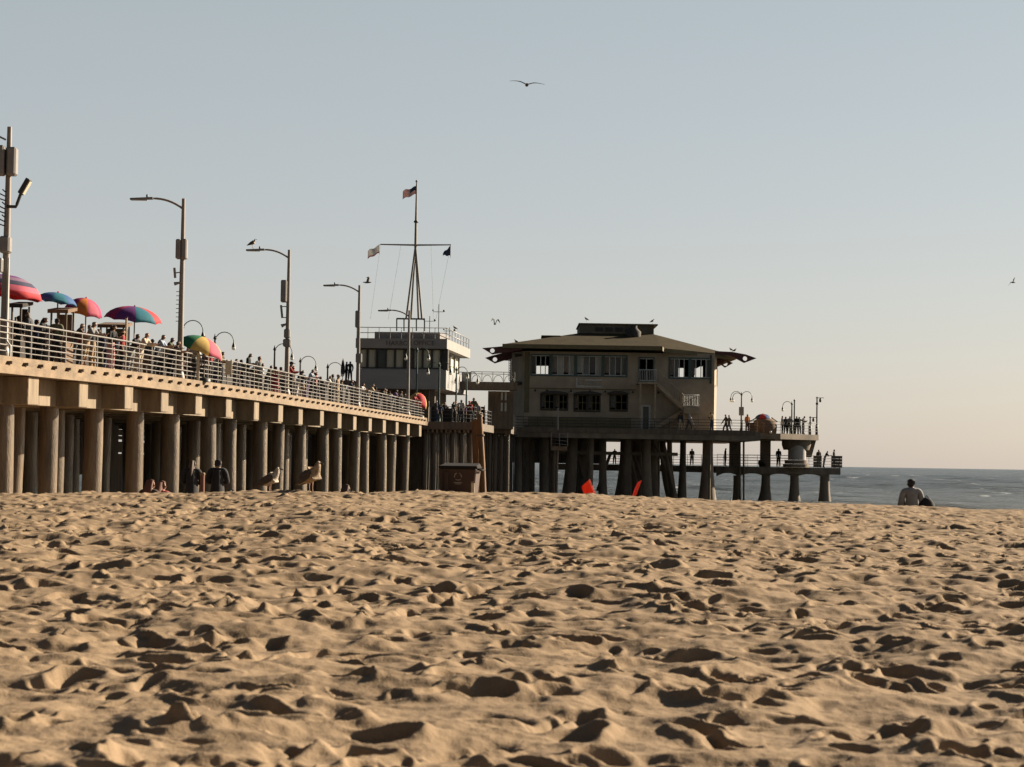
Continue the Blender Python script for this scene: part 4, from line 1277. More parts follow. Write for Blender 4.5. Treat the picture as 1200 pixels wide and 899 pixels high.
# ------------------------------------------------------------------ umbrellas
CM = {}
def cloth(c):
    k = 'cloth_%02x%02x%02x' % tuple(int(255 * x) for x in c)
    return mat(k, c, 0.8, 0.12, 4, trans=0.3)
RED, ORG_, YEL, GRN, BLU, PUR, TEAL, PNK, WHT, NAV, MAG = (0.55, .04, .05), (.65, .20, .04), (.60, .42, .12), (.04, .22, .10), (.04, .12, .30), (.16, .04, .20), (.03, .20, .27), (.60, .12, .18), (.6, .55, .5), (.05, .05, .10), (.45, .03, .13)
def umbrella(label, px, py_top, D, Rr, hgt, cols, tilt=(0, 0), rot=0, bands=None, name='parasol', bz=None):
    p = at(px, py_top, D)
    bz = deck_z(D) if bz is None else bz
    t = thing(name, label, 'umbrella', (p.x, D, bz), group='parasols on the pier')
    H = p.z - bz
    n, g, rws = 8, 4, 6
    mats_ = []
    vs, fs, mi = [], [], []
    idx = {}
    Rm = Matrix.Rotation(tilt[0], 3, 'Y') @ Matrix.Rotation(tilt[1], 3, 'X')
    tot = n * g
    for j in range(rws + 1):
        tt = j / rws
        for k in range(tot):
            a = rot + 2 * math.pi * k / tot
            sc = (k % g) / g
            bulge = 1 - .05 * math.sin(math.pi * sc) * tt
            rr = Rr * math.sin(tt * 1.35) / math.sin(1.35) * bulge
            z = -hgt * (tt ** 1.9) + .04 * math.sin(math.pi * sc) * tt * 0
            if j == rws: z += .05 * math.sin(math.pi * sc)
            vs.append(Rm @ Vector((rr * math.cos(a), rr * math.sin(a), z)) + Vector((0, 0, H)))
    for j in range(rws):
        for k in range(tot):
            fs.append((j * tot + k, (j + 1) * tot + k, (j + 1) * tot + (k + 1) % tot, j * tot + (k + 1) % tot))
            c = cols[(k // g) % len(cols)] if not bands else bands[min(j, len(bands) - 1)]
            if c not in mats_: mats_.append(c)
            mi.append(mats_.index(c))
    me = bpy.data.meshes.new('canopy')
    me.from_pydata([tuple(v) for v in vs], [], fs)
    for f, q in zip(me.polygons, mi): f.material_index = q; f.use_smooth = True
    bm = bmesh.new(); bm.from_mesh(me)
    bmesh.ops.remove_doubles(bm, verts=bm.verts[:], dist=.002)
    bmesh.ops.recalc_face_normals(bm, faces=bm.faces); bmesh.ops.solidify(bm, geom=bm.faces[:], thickness=.01); bm.to_mesh(me); bm.free()
    for c in mats_: me.materials.append(cloth(c))
    can = link('canopy', me, t)
    top = Vector((0, 0, H))
    MB().tube([(0, 0, 0), (0, 0, H * .7), top - Rm @ Vector((0, 0, .02))], .025, 6).build('pole', M_POLE, t)
    MB().ball(top + Rm @ Vector((0, 0, .015)), .035, 8, 5).build('finial', cloth(PNK), can)
    b = MB()
    for k in range(n):
        a = rot + 2 * math.pi * k / n
        b.tube([top + Rm @ Vector((0, 0, -.08)), top + Rm @ Vector((Rr * .95 * math.cos(a), Rr * .95 * math.sin(a), -hgt * .93))], .008, 4)
    b.build('ribs', M_STEEL, can)
    MB().lathe([(.28, 0), (.28, .12), (.06, .2)], (0, 0, 0), 12).build('base', M_BLACK, t)
    return t
umbrella('striped parasol with purple, pink and red bands beside the leftmost lamp pole', 10, 322, 67, 1.25, .75, [RED], bands=[YEL, PUR, (.26, .16, .24), NAV, PNK, RED], tilt=(.12, 0))
umbrella('plain blue parasol over the brown stall', 68, 343, 68.6, .72, .36, [TEAL, BLU], tilt=(.16, 0))
umbrella('pink and orange parasol between the blue and the rainbow parasol', 101, 349.5, 72, .72, .6, [ORG_, PNK, MAG, PNK, ORG_, RED, PUR, MAG], tilt=(.22, .1), rot=-1.9)
umbrella('large rainbow parasol left of the second lamp pole', 158, 359, 76, 1.1, .55, [RED, ORG_, TEAL, BLU, PUR, MAG, PUR, TEAL], tilt=(.12, .1), rot=-.5)
umbrella('green and yellow parasol with a pink edge right of the second lamp pole', 240, 395, 82, 1.05, .68, [PNK, YEL, GRN, TEAL, BLU, BLU, GRN, YEL], tilt=(.35, 0), rot=-1.0)
umbrella('small teal and red parasol at the end of the silver railing', 493, 461, 143, .8, .95, [RED, YEL, TEAL, TEAL, GRN, RED, YEL, RED], tilt=(.35, 0), rot=-1.2)
umbrella('red and blue parasol on top of the covered brown stall', 894, 485, DF - 2.2, .78, .5, [BLU, WHT, RED, RED, MAG, BLU, NAV, RED], rot=-1.3, bz=zU)

# covered stalls and carts
def cart(label, px0, px1, py0, D, m, roof_m, bz=None, name='market_stall', depth=1.2):
    bz = deck_z(D) if bz is None else bz
    a, c = at(px0, py0, D), at(px1, py0, D)
    w_ = c.x - a.x; h = a.z - bz
    t = thing(name, label, 'stall', ((a.x + c.x) / 2, D, bz))
    MB().box((-w_ / 2 + .03, .02, 0), (w_ / 2 - .03, depth, h * .42)).build('counter', m, t)
    for sx in (-1, 1):
        for y in (.03, depth - .03):
            MB().box((sx * (w_ / 2 - .04) - .03, y - .03, h * .421), (sx * (w_ / 2 - .04) + .03, y + .03, h * .92)).build('post', M_TIMBER, t)
    b = MB()
    b.hexa([(-w_ / 2 - .06, -.15, h * .86), (w_ / 2 + .06, -.15, h * .86), (w_ / 2 + .06, depth + .1, h * .95), (-w_ / 2 - .06, depth + .1, h * .95)],
           [(-w_ / 2 - .06, -.15, h * .92), (w_ / 2 + .06, -.15, h * .92), (w_ / 2 + .06, depth + .1, h), (-w_ / 2 - .06, depth + .1, h)])
    b.build('roof', roof_m, t)
    MB().box((-w_ / 2 + .07, depth - .12, h * .43), (w_ / 2 - .07, depth - .09, h * .88)).build('back_cloth', m, t)
    return t
M_BRN = mat('brown_cloth', (0.14, 0.085, 0.05), 0.9, 0.35, 3, streak=(5, 1, .5))
M_GRN2 = mat('olive_cloth', (0.10, 0.09, 0.05), 0.9, 0.35, 3)
cart('brown draped stall under the plain blue parasol', 59, 79, 357, 68, M_BRN, M_BRN)
cart('dark stall hung with goods beside the leftmost lamp pole', 13, 26, 350, 66, M_CANVAS, M_CANVAS)
cart('olive stall with a tan front between the pink and rainbow parasols', 117, 146, 375, 77, M_GRN2, M_BRN)
cart('low dark stall under the green and yellow parasol', 222, 258, 426, 93, M_CANVAS, M_GRN2)
bt = thing('covered_stall', 'rounded brown covered stall beneath the red and blue parasol on the right', 'stall', (at(894, 517, DF - 1).x, DF - 1, zU - .6), world=True)
cx = at(893, 500, DF - 1).x
MB().lathe([(.95, -.62), (1.08, .2), (1.12, .75), (1.02, 1.15), (.7, 1.38), (.1, 1.42)], (cx + .1, DF - 2.2, zU + .0), 20).build('cover', M_BRN, bt)
MB().box((cx - 1.3, DF - 2.6, zU - .6), (cx - .75, DF - 1.8, zU + 1.0)).build('side_panel', M_BRN, bt)
MB().tube([(cx - 1.25, DF - 2.2, zU + 1.1), (cx - .6, DF - 2.2, zU + 1.5)], .05, 5).build('ridge_pole', M_TIMBER, bt)
MB().tube([(cx + .7, DF - 2.2, zU + 1.5), (cx + 1.25, DF - 2.2, zU + 1.1)], .05, 5).build('ridge_pole', M_TIMBER, bt)
MB().ball((cx + .5, DF - 3.2, zU + .15), .13, 10, 6).build('lamp_globe', M_BULB, bt)

# pale boards at the rail
def board(label, px0, px1, py0, py1, D, m, name='notice_board'):
    a, c = at(px0, py1, D), at(px1, py0, D)
    t = thing(name, label, 'board', ((a.x + c.x) / 2, D, a.z), world=True)
    MB().box((a.x, D, a.z), (c.x, D + .04, c.z)).build('panel', m, t, bevel=.006)
    for x in (a.x + .05, c.x - .05):
        MB().box((x - .025, D + .041, a.z - .1), (x + .025, D + .09, c.z + .05)).build('post', M_TIMBER, t)
M_PALE = mat('pale_board', (0.55, 0.45, 0.32), 0.8, 0.15, 3)
board('cream board on the railing beneath the pink edge of the green parasol', 264, 272, 423, 439, D_of(268, -.05) , M_PALE)
board('tall pale board on the railing left of the green parasol pole', 230, 234, 413, 447, D_of(232, .05), M_PALE)
board('slanted pale banner at the left of the rainbow parasol pole', 146, 149, 373, 408, D_of(148, .9), M_PALE)

# ------------------------------------------------------------------ people
SKIN_MOD_OK = True
SK = {'fair': (0.42, 0.25, 0.17), 'tan': (0.30, 0.165, 0.10), 'brown': (0.14, 0.075, 0.045), 'dark': (0.07, 0.04, 0.028)}
HR = {'black': (0.012, 0.010, 0.009), 'brown': (0.05, 0.028, 0.016), 'auburn': (0.12, 0.04, 0.02), 'blond': (0.32, 0.22, 0.11), 'grey': (0.3, 0.29, 0.28)}
BK, DG, GY, WH, CREAM, TN, RD, NB, PK, PP, OL, DB, LB, BG, ORN = ((0.014, 0.014, 0.015), (0.05, 0.05, 0.055), (0.2, 0.2, 0.2), (0.5, 0.48, 0.45), (0.45, 0.38, 0.28), (0.32, 0.22, 0.13), (0.28, 0.03, 0.03), (0.025, 0.035, 0.075), (0.42, 0.2, 0.2), (0.15, 0.09, 0.2), (0.09, 0.09, 0.05), (0.05, 0.03, 0.02), (0.28, 0.33, 0.4), (0.4, 0.31, 0.2), (0.45, 0.16, 0.05))
def fabric(c): return mat('fabric_%02x%02x%02x' % tuple(int(255 * x) for x in c), c, 0.9, 0.25, 5, 0.25, 22)
def skinm(k): return mat('skin_' + k, SK[k], 0.6, 0.08, 6)
def hairm(k): return mat('hair_' + k, HR[k], 0.7, 0.4, 30, streak=(3, 3, .5))

def rotx(v, a): return Vector((v.x, v.y * math.cos(a) - v.z * math.sin(a), v.y * math.sin(a) + v.z * math.cos(a)))

def skeleton(pose, rnd):
    """Joints of a 1.75 m figure facing -Y: {name: (point, radius)}, edges, labelled bones."""
    J, E, B = {}, [], []
    def add(n, p, r, parent=None, lab=None):
        J[n] = (Vector(p), r if isinstance(r, tuple) else (r, r))
        if parent: E.append((parent, n)); B.append((lab, parent, n))
    lean = {'lean': .45, 'phone': .12, 'walk': .06, 'sit': .16, 'reach': .1}.get(pose, rnd.uniform(-.02, .06))
    hip = Vector((0, 0, .95)) if pose != 'sit' else Vector((0, 0, .13))
    T = lambda x, y, z: hip + rotx(Vector((x, y, z - .95)), lean)
    add('pelvis', hip, (.145, .105))
    add('belt', T(0, 0, 1.05), (.13, .097), 'pelvis', 'hips')
    add('waist', T(0, 0, 1.13), (.122, .092), 'belt', 'torso')
    add('chest', T(0, .005, 1.28), (.145, .105), 'waist', 'torso')
    add('upper', T(0, .01, 1.42), (.12, .085), 'chest', 'torso')
    nd = {'phone': .35, 'lean': -.25}.get(pose, rnd.uniform(-.1, .2))
    neck = T(0, .0, 1.50)
    add('neck', neck, .06, 'upper', 'neck')
    H = lambda x, y, z: neck + rotx(Vector((x, y, z)), lean + nd)
    add('jaw', H(0, -.02, .05), (.064, .07), 'neck', 'head')
    add('skull', H(0, -.008, .135), (.079, .096), 'jaw', 'head')
    add('crown', H(0, .0, .215), (.05, .06), 'skull', 'head')
    add('nose', H(0, -.118, .105), (.013, .016), 'skull', 'head')
    for sx, sd in ((-1, 'l'), (1, 'r')):
        add('ear' + sd, H(sx * .088, .005, .115), (.014, .022), 'skull', 'ear')
    st = rnd.uniform(.02, .08)
    for sx, sd in ((-1, 'l'), (1, 'r')):
        sh = T(sx * .172, .01, 1.43)
        if pose == 'lean': el, wr = sh + Vector((sx * .06, -.16, -.22)), sh + Vector((sx * .02, -.38, -.18))
        elif pose == 'phone': el, wr = sh + Vector((sx * .05, -.02, -.29)), sh + Vector((-sx * .08, -.24, -.22))
        elif pose == 'fold': el, wr = sh + Vector((sx * .07, .0, -.28)), sh + Vector((-sx * .04, -.22, -.3))
        elif pose == 'reach' and sx < 0: el, wr = sh + Vector((sx * .22, -.1, -.14)), sh + Vector((sx * .46, -.16, -.1))
        elif pose == 'walk': q = sx * .17; el, wr = sh + Vector((sx * .05, q, -.27)), sh + Vector((sx * .06, q * 1.6 - .06, -.51))
        elif pose == 'sit': el, wr = sh + Vector((sx * .07, .0, -.28)), sh + Vector((sx * .10, -.16, -.48))
        elif pose == 'wide': el, wr = sh + Vector((sx * .09, .03, -.27)), sh + Vector((sx * .03, -.1, -.5))
        else: el, wr = sh + Vector((sx * (.02 + st * .3), .02, -.28)), sh + Vector((sx * .012, -.05, -.54))
        add('sh' + sd, sh, .062, 'upper', 'torso')
        add('el' + sd, el, .046, 'sh' + sd, 'upperarm')
        add('wr' + sd, wr, .029, 'el' + sd, 'forearm')
        d = (wr - el).normalized()
        side = Vector((0, -1, 0)) if abs(d.y) < .8 else Vector((-sx, 0, 0))
        side = (side - d * side.dot(d)).normalized(); nrm = d.cross(side)
        pm = wr + d * .075
        add('palm' + sd, pm, (.030, .024), 'wr' + sd, 'hand')
        for q in range(4):
            off = side * (.027 - .018 * q); L = (.068, .078, .072, .056)[q]
            f0, f1 = pm + d * .035 + off, pm + d * (.035 + L * .55) + off - nrm * .006 * sx
            add(f'f{q}a' + sd, f0, .0095, 'palm' + sd, 'hand'); add(f'f{q}b' + sd, f1, .0085, f'f{q}a' + sd, 'hand')
            add(f'f{q}c' + sd, f1 + d * L * .4 - nrm * .014 * sx, .007, f'f{q}b' + sd, 'hand')
        t0 = pm - d * .03 + side * .03
        add('ta' + sd, t0 + side * .012, .011, 'palm' + sd, 'hand'); add('tb' + sd, t0 + side * .03 + d * .035, .009, 'ta' + sd, 'hand')
        # legs
        hp = hip + Vector((sx * .09, 0, -.03))
        if pose == 'sit': kn, an = hip + Vector((sx * .14, -.36, .30)), hip + Vector((sx * .12, -.62, -.05))
        elif pose == 'walk': q = -sx * .2; kn, an = hp + Vector((sx * .01, q * .8 - .06, -.43)), hp + Vector((sx * .0, q * 1.4, -.83))
        elif pose == 'lean': kn, an = hp + Vector((sx * .02, .06, -.43)), hp + Vector((sx * .03, .12, -.835))
        else: kn, an = hp + Vector((sx * .02, -.015, -.42)), hp + Vector((sx * (.02 + st * .5), .015, -.835))
        add('hp' + sd, hp, (.10, .10), 'pelvis', 'hips')
        add('kn' + sd, kn, .066, 'hp' + sd, 'thigh')
        add('an' + sd, an, .046, 'kn' + sd, 'shin')
        add('toe' + sd, an + Vector((sx * .02, -.15, -.045)), (.038, .03), 'an' + sd, 'foot')
        add('heel' + sd, an + Vector((0, .045, -.04)), .034, 'an' + sd, 'foot')
    return J, E, B

def skin_mesh(J, E, root, sub=1):
    me = bpy.data.meshes.new('tmp')
    names = list(J); ix = {n: i for i, n in enumerate(names)}
    me.from_pydata([tuple(J[n][0]) for n in names], [(ix[a], ix[b]) for a, b in E], [])
    o = bpy.data.objects.new('tmp', me); COL.objects.link(o)
    bm = bmesh.new(); bm.from_mesh(me)
    lay = bm.verts.layers.skin.verify()
    bm.verts.ensure_lookup_table()
    for n in names:
        v = bm.verts[ix[n]][lay]; v.radius = J[n][1]; v.use_root = (n == root)
    bm.to_mesh(me); bm.free()
    sm = o.modifiers.new('skin', 'SKIN'); sm.use_smooth_shade = True; sm.branch_smoothing = 0.6
    if sub:
        sb = o.modifiers.new('sub', 'SUBSURF'); sb.levels = sub; sb.render_levels = sub
    out = eval_mesh(o)
    bpy.data.objects.remove(o); bpy.data.meshes.remove(me)
    bm = bmesh.new(); bm.from_mesh(out)
    bmesh.ops.delete(bm, geom=[v for v in bm.verts if not v.link_faces], context='VERTS')
    bm.to_mesh(out); bm.free()
    return out

def seg_d(p, a, b):
    ab = b - a; t = max(0, min(1, (p - a).dot(ab) / max(ab.length_squared, 1e-9)))
    return (p - a - ab * t).length

def shell(me, faces, off, name, m, parent):
    """A garment: the chosen faces of the body pushed out along their normals, with a turned hem."""
    bm = bmesh.new(); bm.from_mesh(me)
    bm.faces.ensure_lookup_table()
    keep = set(faces)
    bmesh.ops.delete(bm, geom=[f for f in bm.faces if f.index not in keep], context='FACES')
    bmesh.ops.delete(bm, geom=[v for v in bm.verts if not v.link_faces], context='VERTS')
    bm.normal_update()
    for v in bm.verts: v.co += v.normal * off
    out = bpy.data.meshes.new(name); bm.to_mesh(out); bm.free()
    out.materials.clear(); out.materials.append(m)
    for p in out.polygons: p.use_smooth = True
    return link(name, out, parent)

def connect(me, faces):
    """Grow a garment's faces until they hang together (one piece of cloth)."""
    e2f = {}
    for p in me.polygons:
        for e in p.edge_keys: e2f.setdefault(e, []).append(p.index)
    nb = lambda i: (j for e in me.polygons[i].edge_keys for j in e2f[e] if j != i)
    sel = set(faces)
    for _ in range(8):
        left, parts = set(sel), []
        while left:
            st = [left.pop()]; part = set(st)
            while st:
                for j in nb(st.pop()):
                    if j in left: left.discard(j); part.add(j); st.append(j)
            parts.append(part)
        big = max(map(len, parts), default=0)
        sel = set().union(*[p for p in parts if len(p) > .12 * big]) if parts else sel
        if sum(len(p) > .12 * big for p in parts) <= 1: break
        sel |= {j for i in list(sel) for j in nb(i)}
    return list(sel)

def person(label, loc, rz, pose='stand', h=1.7, shirt=GY, legs=DG, hair='black', skin='tan', sleeves='short', shorts=False, skirt=False, longhair=False, hat=None, group=None, seed=0, coat=False):
    rnd = random.Random(seed + len(label) * 7)
    J, E, B = skeleton(pose, rnd)
    me = skin_mesh(J, E, 'pelvis')
    sc = h / 1.75
    me.transform(Matrix.Scale(sc, 4))
    J = {k: (p * sc, r) for k, (p, r) in J.items()}
    me.materials.clear(); me.materials.append(skinm(skin))
    o = link('person', me)
    o.location = loc; o.rotation_euler = (0, 0, rz)
    tag(o, label, 'person', group)
    reg = {}
    for f in me.polygons:
        c = f.center
        best = min(B, key=lambda b: seg_d(c, J[b[1]][0], J[b[2]][0]) - 0.5 * min(J[b[1]][1][0], J[b[2]][1][0]) * sc * (0 if b[0] == 'hand' else 1))[0]
        reg.setdefault(best, []).append(f.index)
    R_ = lambda *k: [i for q in k for i in reg.get(q, [])]
    up = R_('torso', 'upperarm') + (R_('forearm') if sleeves == 'long' else [])
    shell(me, connect(me, up), .022, 'shirt', fabric(shirt), o)
    low = R_('hips', 'thigh') + ([] if shorts else R_('shin'))
    shell(me, connect(me, low), .02, 'shorts' if shorts else 'trousers', fabric(legs), o)
    shell(me, R_('foot'), .010, 'shoes', fabric(DG if seed % 2 else WH), o)
    if skirt:
        w0 = J['waist'][0]; hp = J['pelvis'][0]
        MB().lathe([(.14 * sc, 0), (.19 * sc, -.18 * sc), (.24 * sc, -.5 * sc), (.27 * sc, -.72 * sc)], w0, 16).build('skirt', fabric(legs), o)
    if coat:
        b = MB(); c_ = J['chest'][0]
        b.tube([J['upper'][0] + Vector((0, 0, .02)), c_, J['waist'][0], J['pelvis'][0], J['pelvis'][0] - Vector((0, 0, .35 * sc)), J['pelvis'][0] - Vector((0, 0, .62 * sc))],
               [(.15 * sc, .12 * sc), (.20 * sc, .15 * sc), (.205 * sc, .15 * sc), (.23 * sc, .17 * sc), (.25 * sc, .19 * sc), (.27 * sc, .2 * sc)], 14)
        b.build('coat', fabric(shirt), o)
    crown, skull, jaw, neck = (J[k][0] for k in ('crown', 'skull', 'jaw', 'neck'))
    upv = (crown - jaw).normalized()
    fwd = (J['nose'][0] - skull); fwd = (fwd - upv * fwd.dot(upv)).normalized()
    hf = [i for i in reg.get('head', []) if ((me.polygons[i].center - skull).dot(upv) > .045 * sc or ((me.polygons[i].center - skull).dot(fwd) < .015 * sc and (me.polygons[i].center - skull).dot(upv) > -.075 * sc)) and (me.polygons[i].center - skull).dot(fwd) < .085 * sc]
    hh = shell(me, connect(me, hf), .018, 'hair', hairm(hair), o)
    if longhair:
        b = MB().tube([skull - fwd * .06 * sc + upv * .03 * sc, jaw - fwd * .095 * sc, neck - fwd * .12 * sc - Vector((0, 0, .12 * sc)), neck - fwd * .125 * sc - Vector((0, 0, .3 * sc))],
                      [(.085 * sc, .05 * sc), (.095 * sc, .05 * sc), (.105 * sc, .045 * sc), (.06 * sc, .02 * sc)], 10)
        b.build('hair_length', hairm(hair), hh)
    if hat:
        b = MB()
        c = skull + upv * .075 * sc
        b.ball(c, (.098 * sc, .112 * sc, .085 * sc), 12, 7)
        b.obox(c + fwd * .13 * sc - upv * .01, (fwd, fwd.cross(upv), upv), (.06 * sc, .075 * sc, .008))
        b.build('cap', fabric(hat), o)
    return o

def on_pier(px, s):
    D = D_of(px, s)
    return P(D, s, 0)
RAIL, AWAY, TOWARD, LEFT = R(84), R(174), R(-6), R(-96)
people = [
 # px, s, pose, facing, h, shirt, legs, hair, skin, options, label
 (31, 1.6, 'stand', LEFT, 1.78, DG, BK, 'brown', 'tan', dict(sleeves='long'), 'person in dark striped top with brown hair right of the leftmost lamp pole'),
 (46, 1.2, 'phone', RAIL, 1.62, BK, BK, 'black', 'tan', dict(sleeves='long', longhair=True), 'person in black bending over something left of the brown draped stall'),
 (56, 2.6, 'stand', TOWARD, 1.6, WH, GY, 'grey', 'fair', dict(), 'grey haired person in white against the brown draped stall'),
 (99, .9, 'lean', RAIL, 1.75, GY, TN, 'brown', 'tan', dict(shorts=True), 'person in grey shirt and tan shorts under the pink and orange parasol'),
 (92, 2.0, 'stand', AWAY, 1.68, RD, DG, 'black', 'tan', dict(), 'person in red shirt just left of the grey shirted one under the pink parasol'),
 (113, 1.9, 'stand', TOWARD, 1.7, NB, OL, 'black', 'brown', dict(sleeves='long'), 'person in navy top right of the pink parasol'),
 (128, .7, 'phone', RAIL, 1.72, BK, PK, 'black', 'tan', dict(sleeves='long', longhair=True), 'person in black top with patterned pink trousers left of the rainbow parasol'),
 (136, 1.6, 'stand', LEFT, 1.55, LB, DG, 'black', 'tan', dict(), 'short person in pale blue before the rainbow parasol'),
 (146, 3.0, 'walk', AWAY, 1.7, DG, NB, 'black', 'brown', dict(), 'person in charcoal walking under the left side of the rainbow parasol'),
 (154, 3.2, 'stand', TOWARD, 1.72, BG, TN, 'brown', 'fair', dict(), 'person in beige by the pole of the rainbow parasol'),
 (163, .55, 'lean', RAIL, 1.66, CREAM, CREAM, 'auburn', 'fair', dict(sleeves='long'), 'person all in sunlit cream leaning on the railing below the rainbow parasol'),
 (181, .9, 'lean', RAIL, 1.80, LB, BK, 'black', 'tan', dict(), 'tall person in pale blue shirt at the right edge of the rainbow parasol'),
 (176, 1.0, 'stand', RAIL, 1.55, BK, DG, 'black', 'brown', dict(sleeves='long'), 'person in black just left of the tall pale blue shirted one'),
 (192, .8, 'lean', RAIL, 1.74, OL, BK, 'black', 'brown', dict(), 'person in olive shirt leaning on the railing left of the second lamp pole'),
 (196, 1.5, 'stand', RAIL, 1.66, TN, DG, 'black', 'brown', dict(), 'person in tan shirt behind the olive shirted one near the second lamp pole'),
 (203, 1.2, 'stand', AWAY, 1.5, PP, BK, 'black', 'tan', dict(), 'short person in purple just left of the second lamp pole'),
 (219, 1.4, 'stand', TOWARD, 1.6, DB, BK, 'brown', 'tan', dict(), 'person in brown under the left side of the green parasol'),
 (226, .7, 'walk', AWAY, 1.62, WH, DG, 'black', 'brown', dict(), 'person in white walking under the green parasol'),
 (245, .8, 'stand', RAIL, 1.62, RD, BK, 'black', 'tan', dict(), 'person in red under the middle of the green parasol'),
 (252, 2.2, 'stand', AWAY, 1.6, GY, NB, 'black', 'tan', dict(), 'person in grey left of the cream board'),
 (276, 1.1, 'stand', TOWARD, 1.45, GY, DG, 'black', 'tan', dict(), 'short person in grey just right of the cream board'),
 (289, .7, 'phone', RAIL, 1.76, BK, BK, 'black', 'tan', dict(sleeves='long'), 'person all in black looking down at a phone right of the cream board'),
 (303, .9, 'stand', R(60), 1.78, GY, OL, 'black', 'tan', dict(), 'person in grey shirt standing beside the all black phone user'),
 (306.5, .5, 'stand', RAIL, 1.38, WH, GY, 'black', 'fair', dict(), 'child in white at the railing before the grey shirted adult'),
 (312, .6, 'lean', RAIL, 1.4, OL, BK, 'black', 'tan', dict(), 'small person in olive leaning beside the child in white'),
 (318, 2.4, 'stand', AWAY, 1.6, BK, BK, 'black', 'brown', dict(sleeves='long'), 'person in black by the post of the gooseneck lamp left of the gull lamp'),
 (322.5, .6, 'stand', AWAY, 1.4, RD, RD, 'brown', 'fair', dict(skirt=True), 'small person in a long red dress left of the gull lamp pole'),
 (334, .7, 'lean', RAIL, 1.78, RD, BK, 'black', 'tan', dict(sleeves='long', hat=BK), 'person in dark red jacket and black cap at the gull lamp pole'),
 (343, .8, 'stand', RAIL, 1.68, DB, DG, 'black', 'tan', dict(longhair=True), 'long haired person in dark brown right of the gull lamp pole'),
 (349, .5, 'lean', RAIL, 1.5, BK, WH, 'black', 'tan', dict(), 'small person in black top and white trousers right of the gull lamp pole'),
 (360, .7, 'lean', RAIL, 1.72, LB, PP, 'black', 'tan', dict(), 'person in pale blue shirt under the gooseneck lamp right of the gull lamp'),
 (369, .9, 'stand', RAIL, 1.66, PK, DG, 'auburn', 'fair', dict(longhair=True), 'auburn haired person in pink right of the pale blue shirted one'),
 (375, 1.0, 'stand', AWAY, 1.5, DG, BK, 'black', 'brown', dict(), 'short person in charcoal between the auburn haired one and the reaching one'),
 (388, .7, 'reach', R(60), 1.72, DG, BK, 'black', 'brown', dict(), 'person in charcoal reaching an arm out to the left along the railing'),
 (395, .8, 'stand', RAIL, 1.72, TN, BG, 'blond', 'fair', dict(sleeves='long', hat=TN), 'person in sunlit tan jacket and cap right of the reaching one'),
 (421, .6, 'lean', RAIL, 1.6, WH, GY, 'black', 'fair', dict(), 'person in white at the foot of the lamp before the office'),
 (427, .9, 'stand', AWAY, 1.55, DG, BK, 'black', 'tan', dict(), 'person in charcoal just right of the lamp before the office'),
 (432, .6, 'lean', RAIL, 1.7, BG, TN, 'brown', 'tan', dict(), 'person in beige leaning on the railing right of the lamp before the office'),
 (440, 1.1, 'stand', AWAY, 1.66, NB, BK, 'black', 'tan', dict(), 'person in navy right of the beige leaning one'),
 (452, .8, 'stand', RAIL, 1.62, OL, DG, 'brown', 'tan', dict(), 'person in olive before the middle of the office wall'),
 (460, .6, 'lean', RAIL, 1.7, PP, GY, 'black', 'brown', dict(), 'person in purple leaning on the railing before the office'),
 (465, 1.0, 'stand', AWAY, 1.72, DB, BK, 'black', 'brown', dict(), 'person in dark brown just right of the purple one'),
 (470, .7, 'stand', RAIL, 1.72, BK, DG, 'black', 'tan', dict(sleeves='long'), 'person in black left of the last tall lamp pole'),
 (475, .7, 'stand', TOWARD, 1.6, GY, BK, 'brown', 'tan', dict(), 'person in grey squeezed between the black one and the last tall lamp pole'),
 (483, .6, 'lean', RAIL, 1.74, RD, DG, 'auburn', 'fair', dict(), 'person in red at the small teal and red parasol'),
]
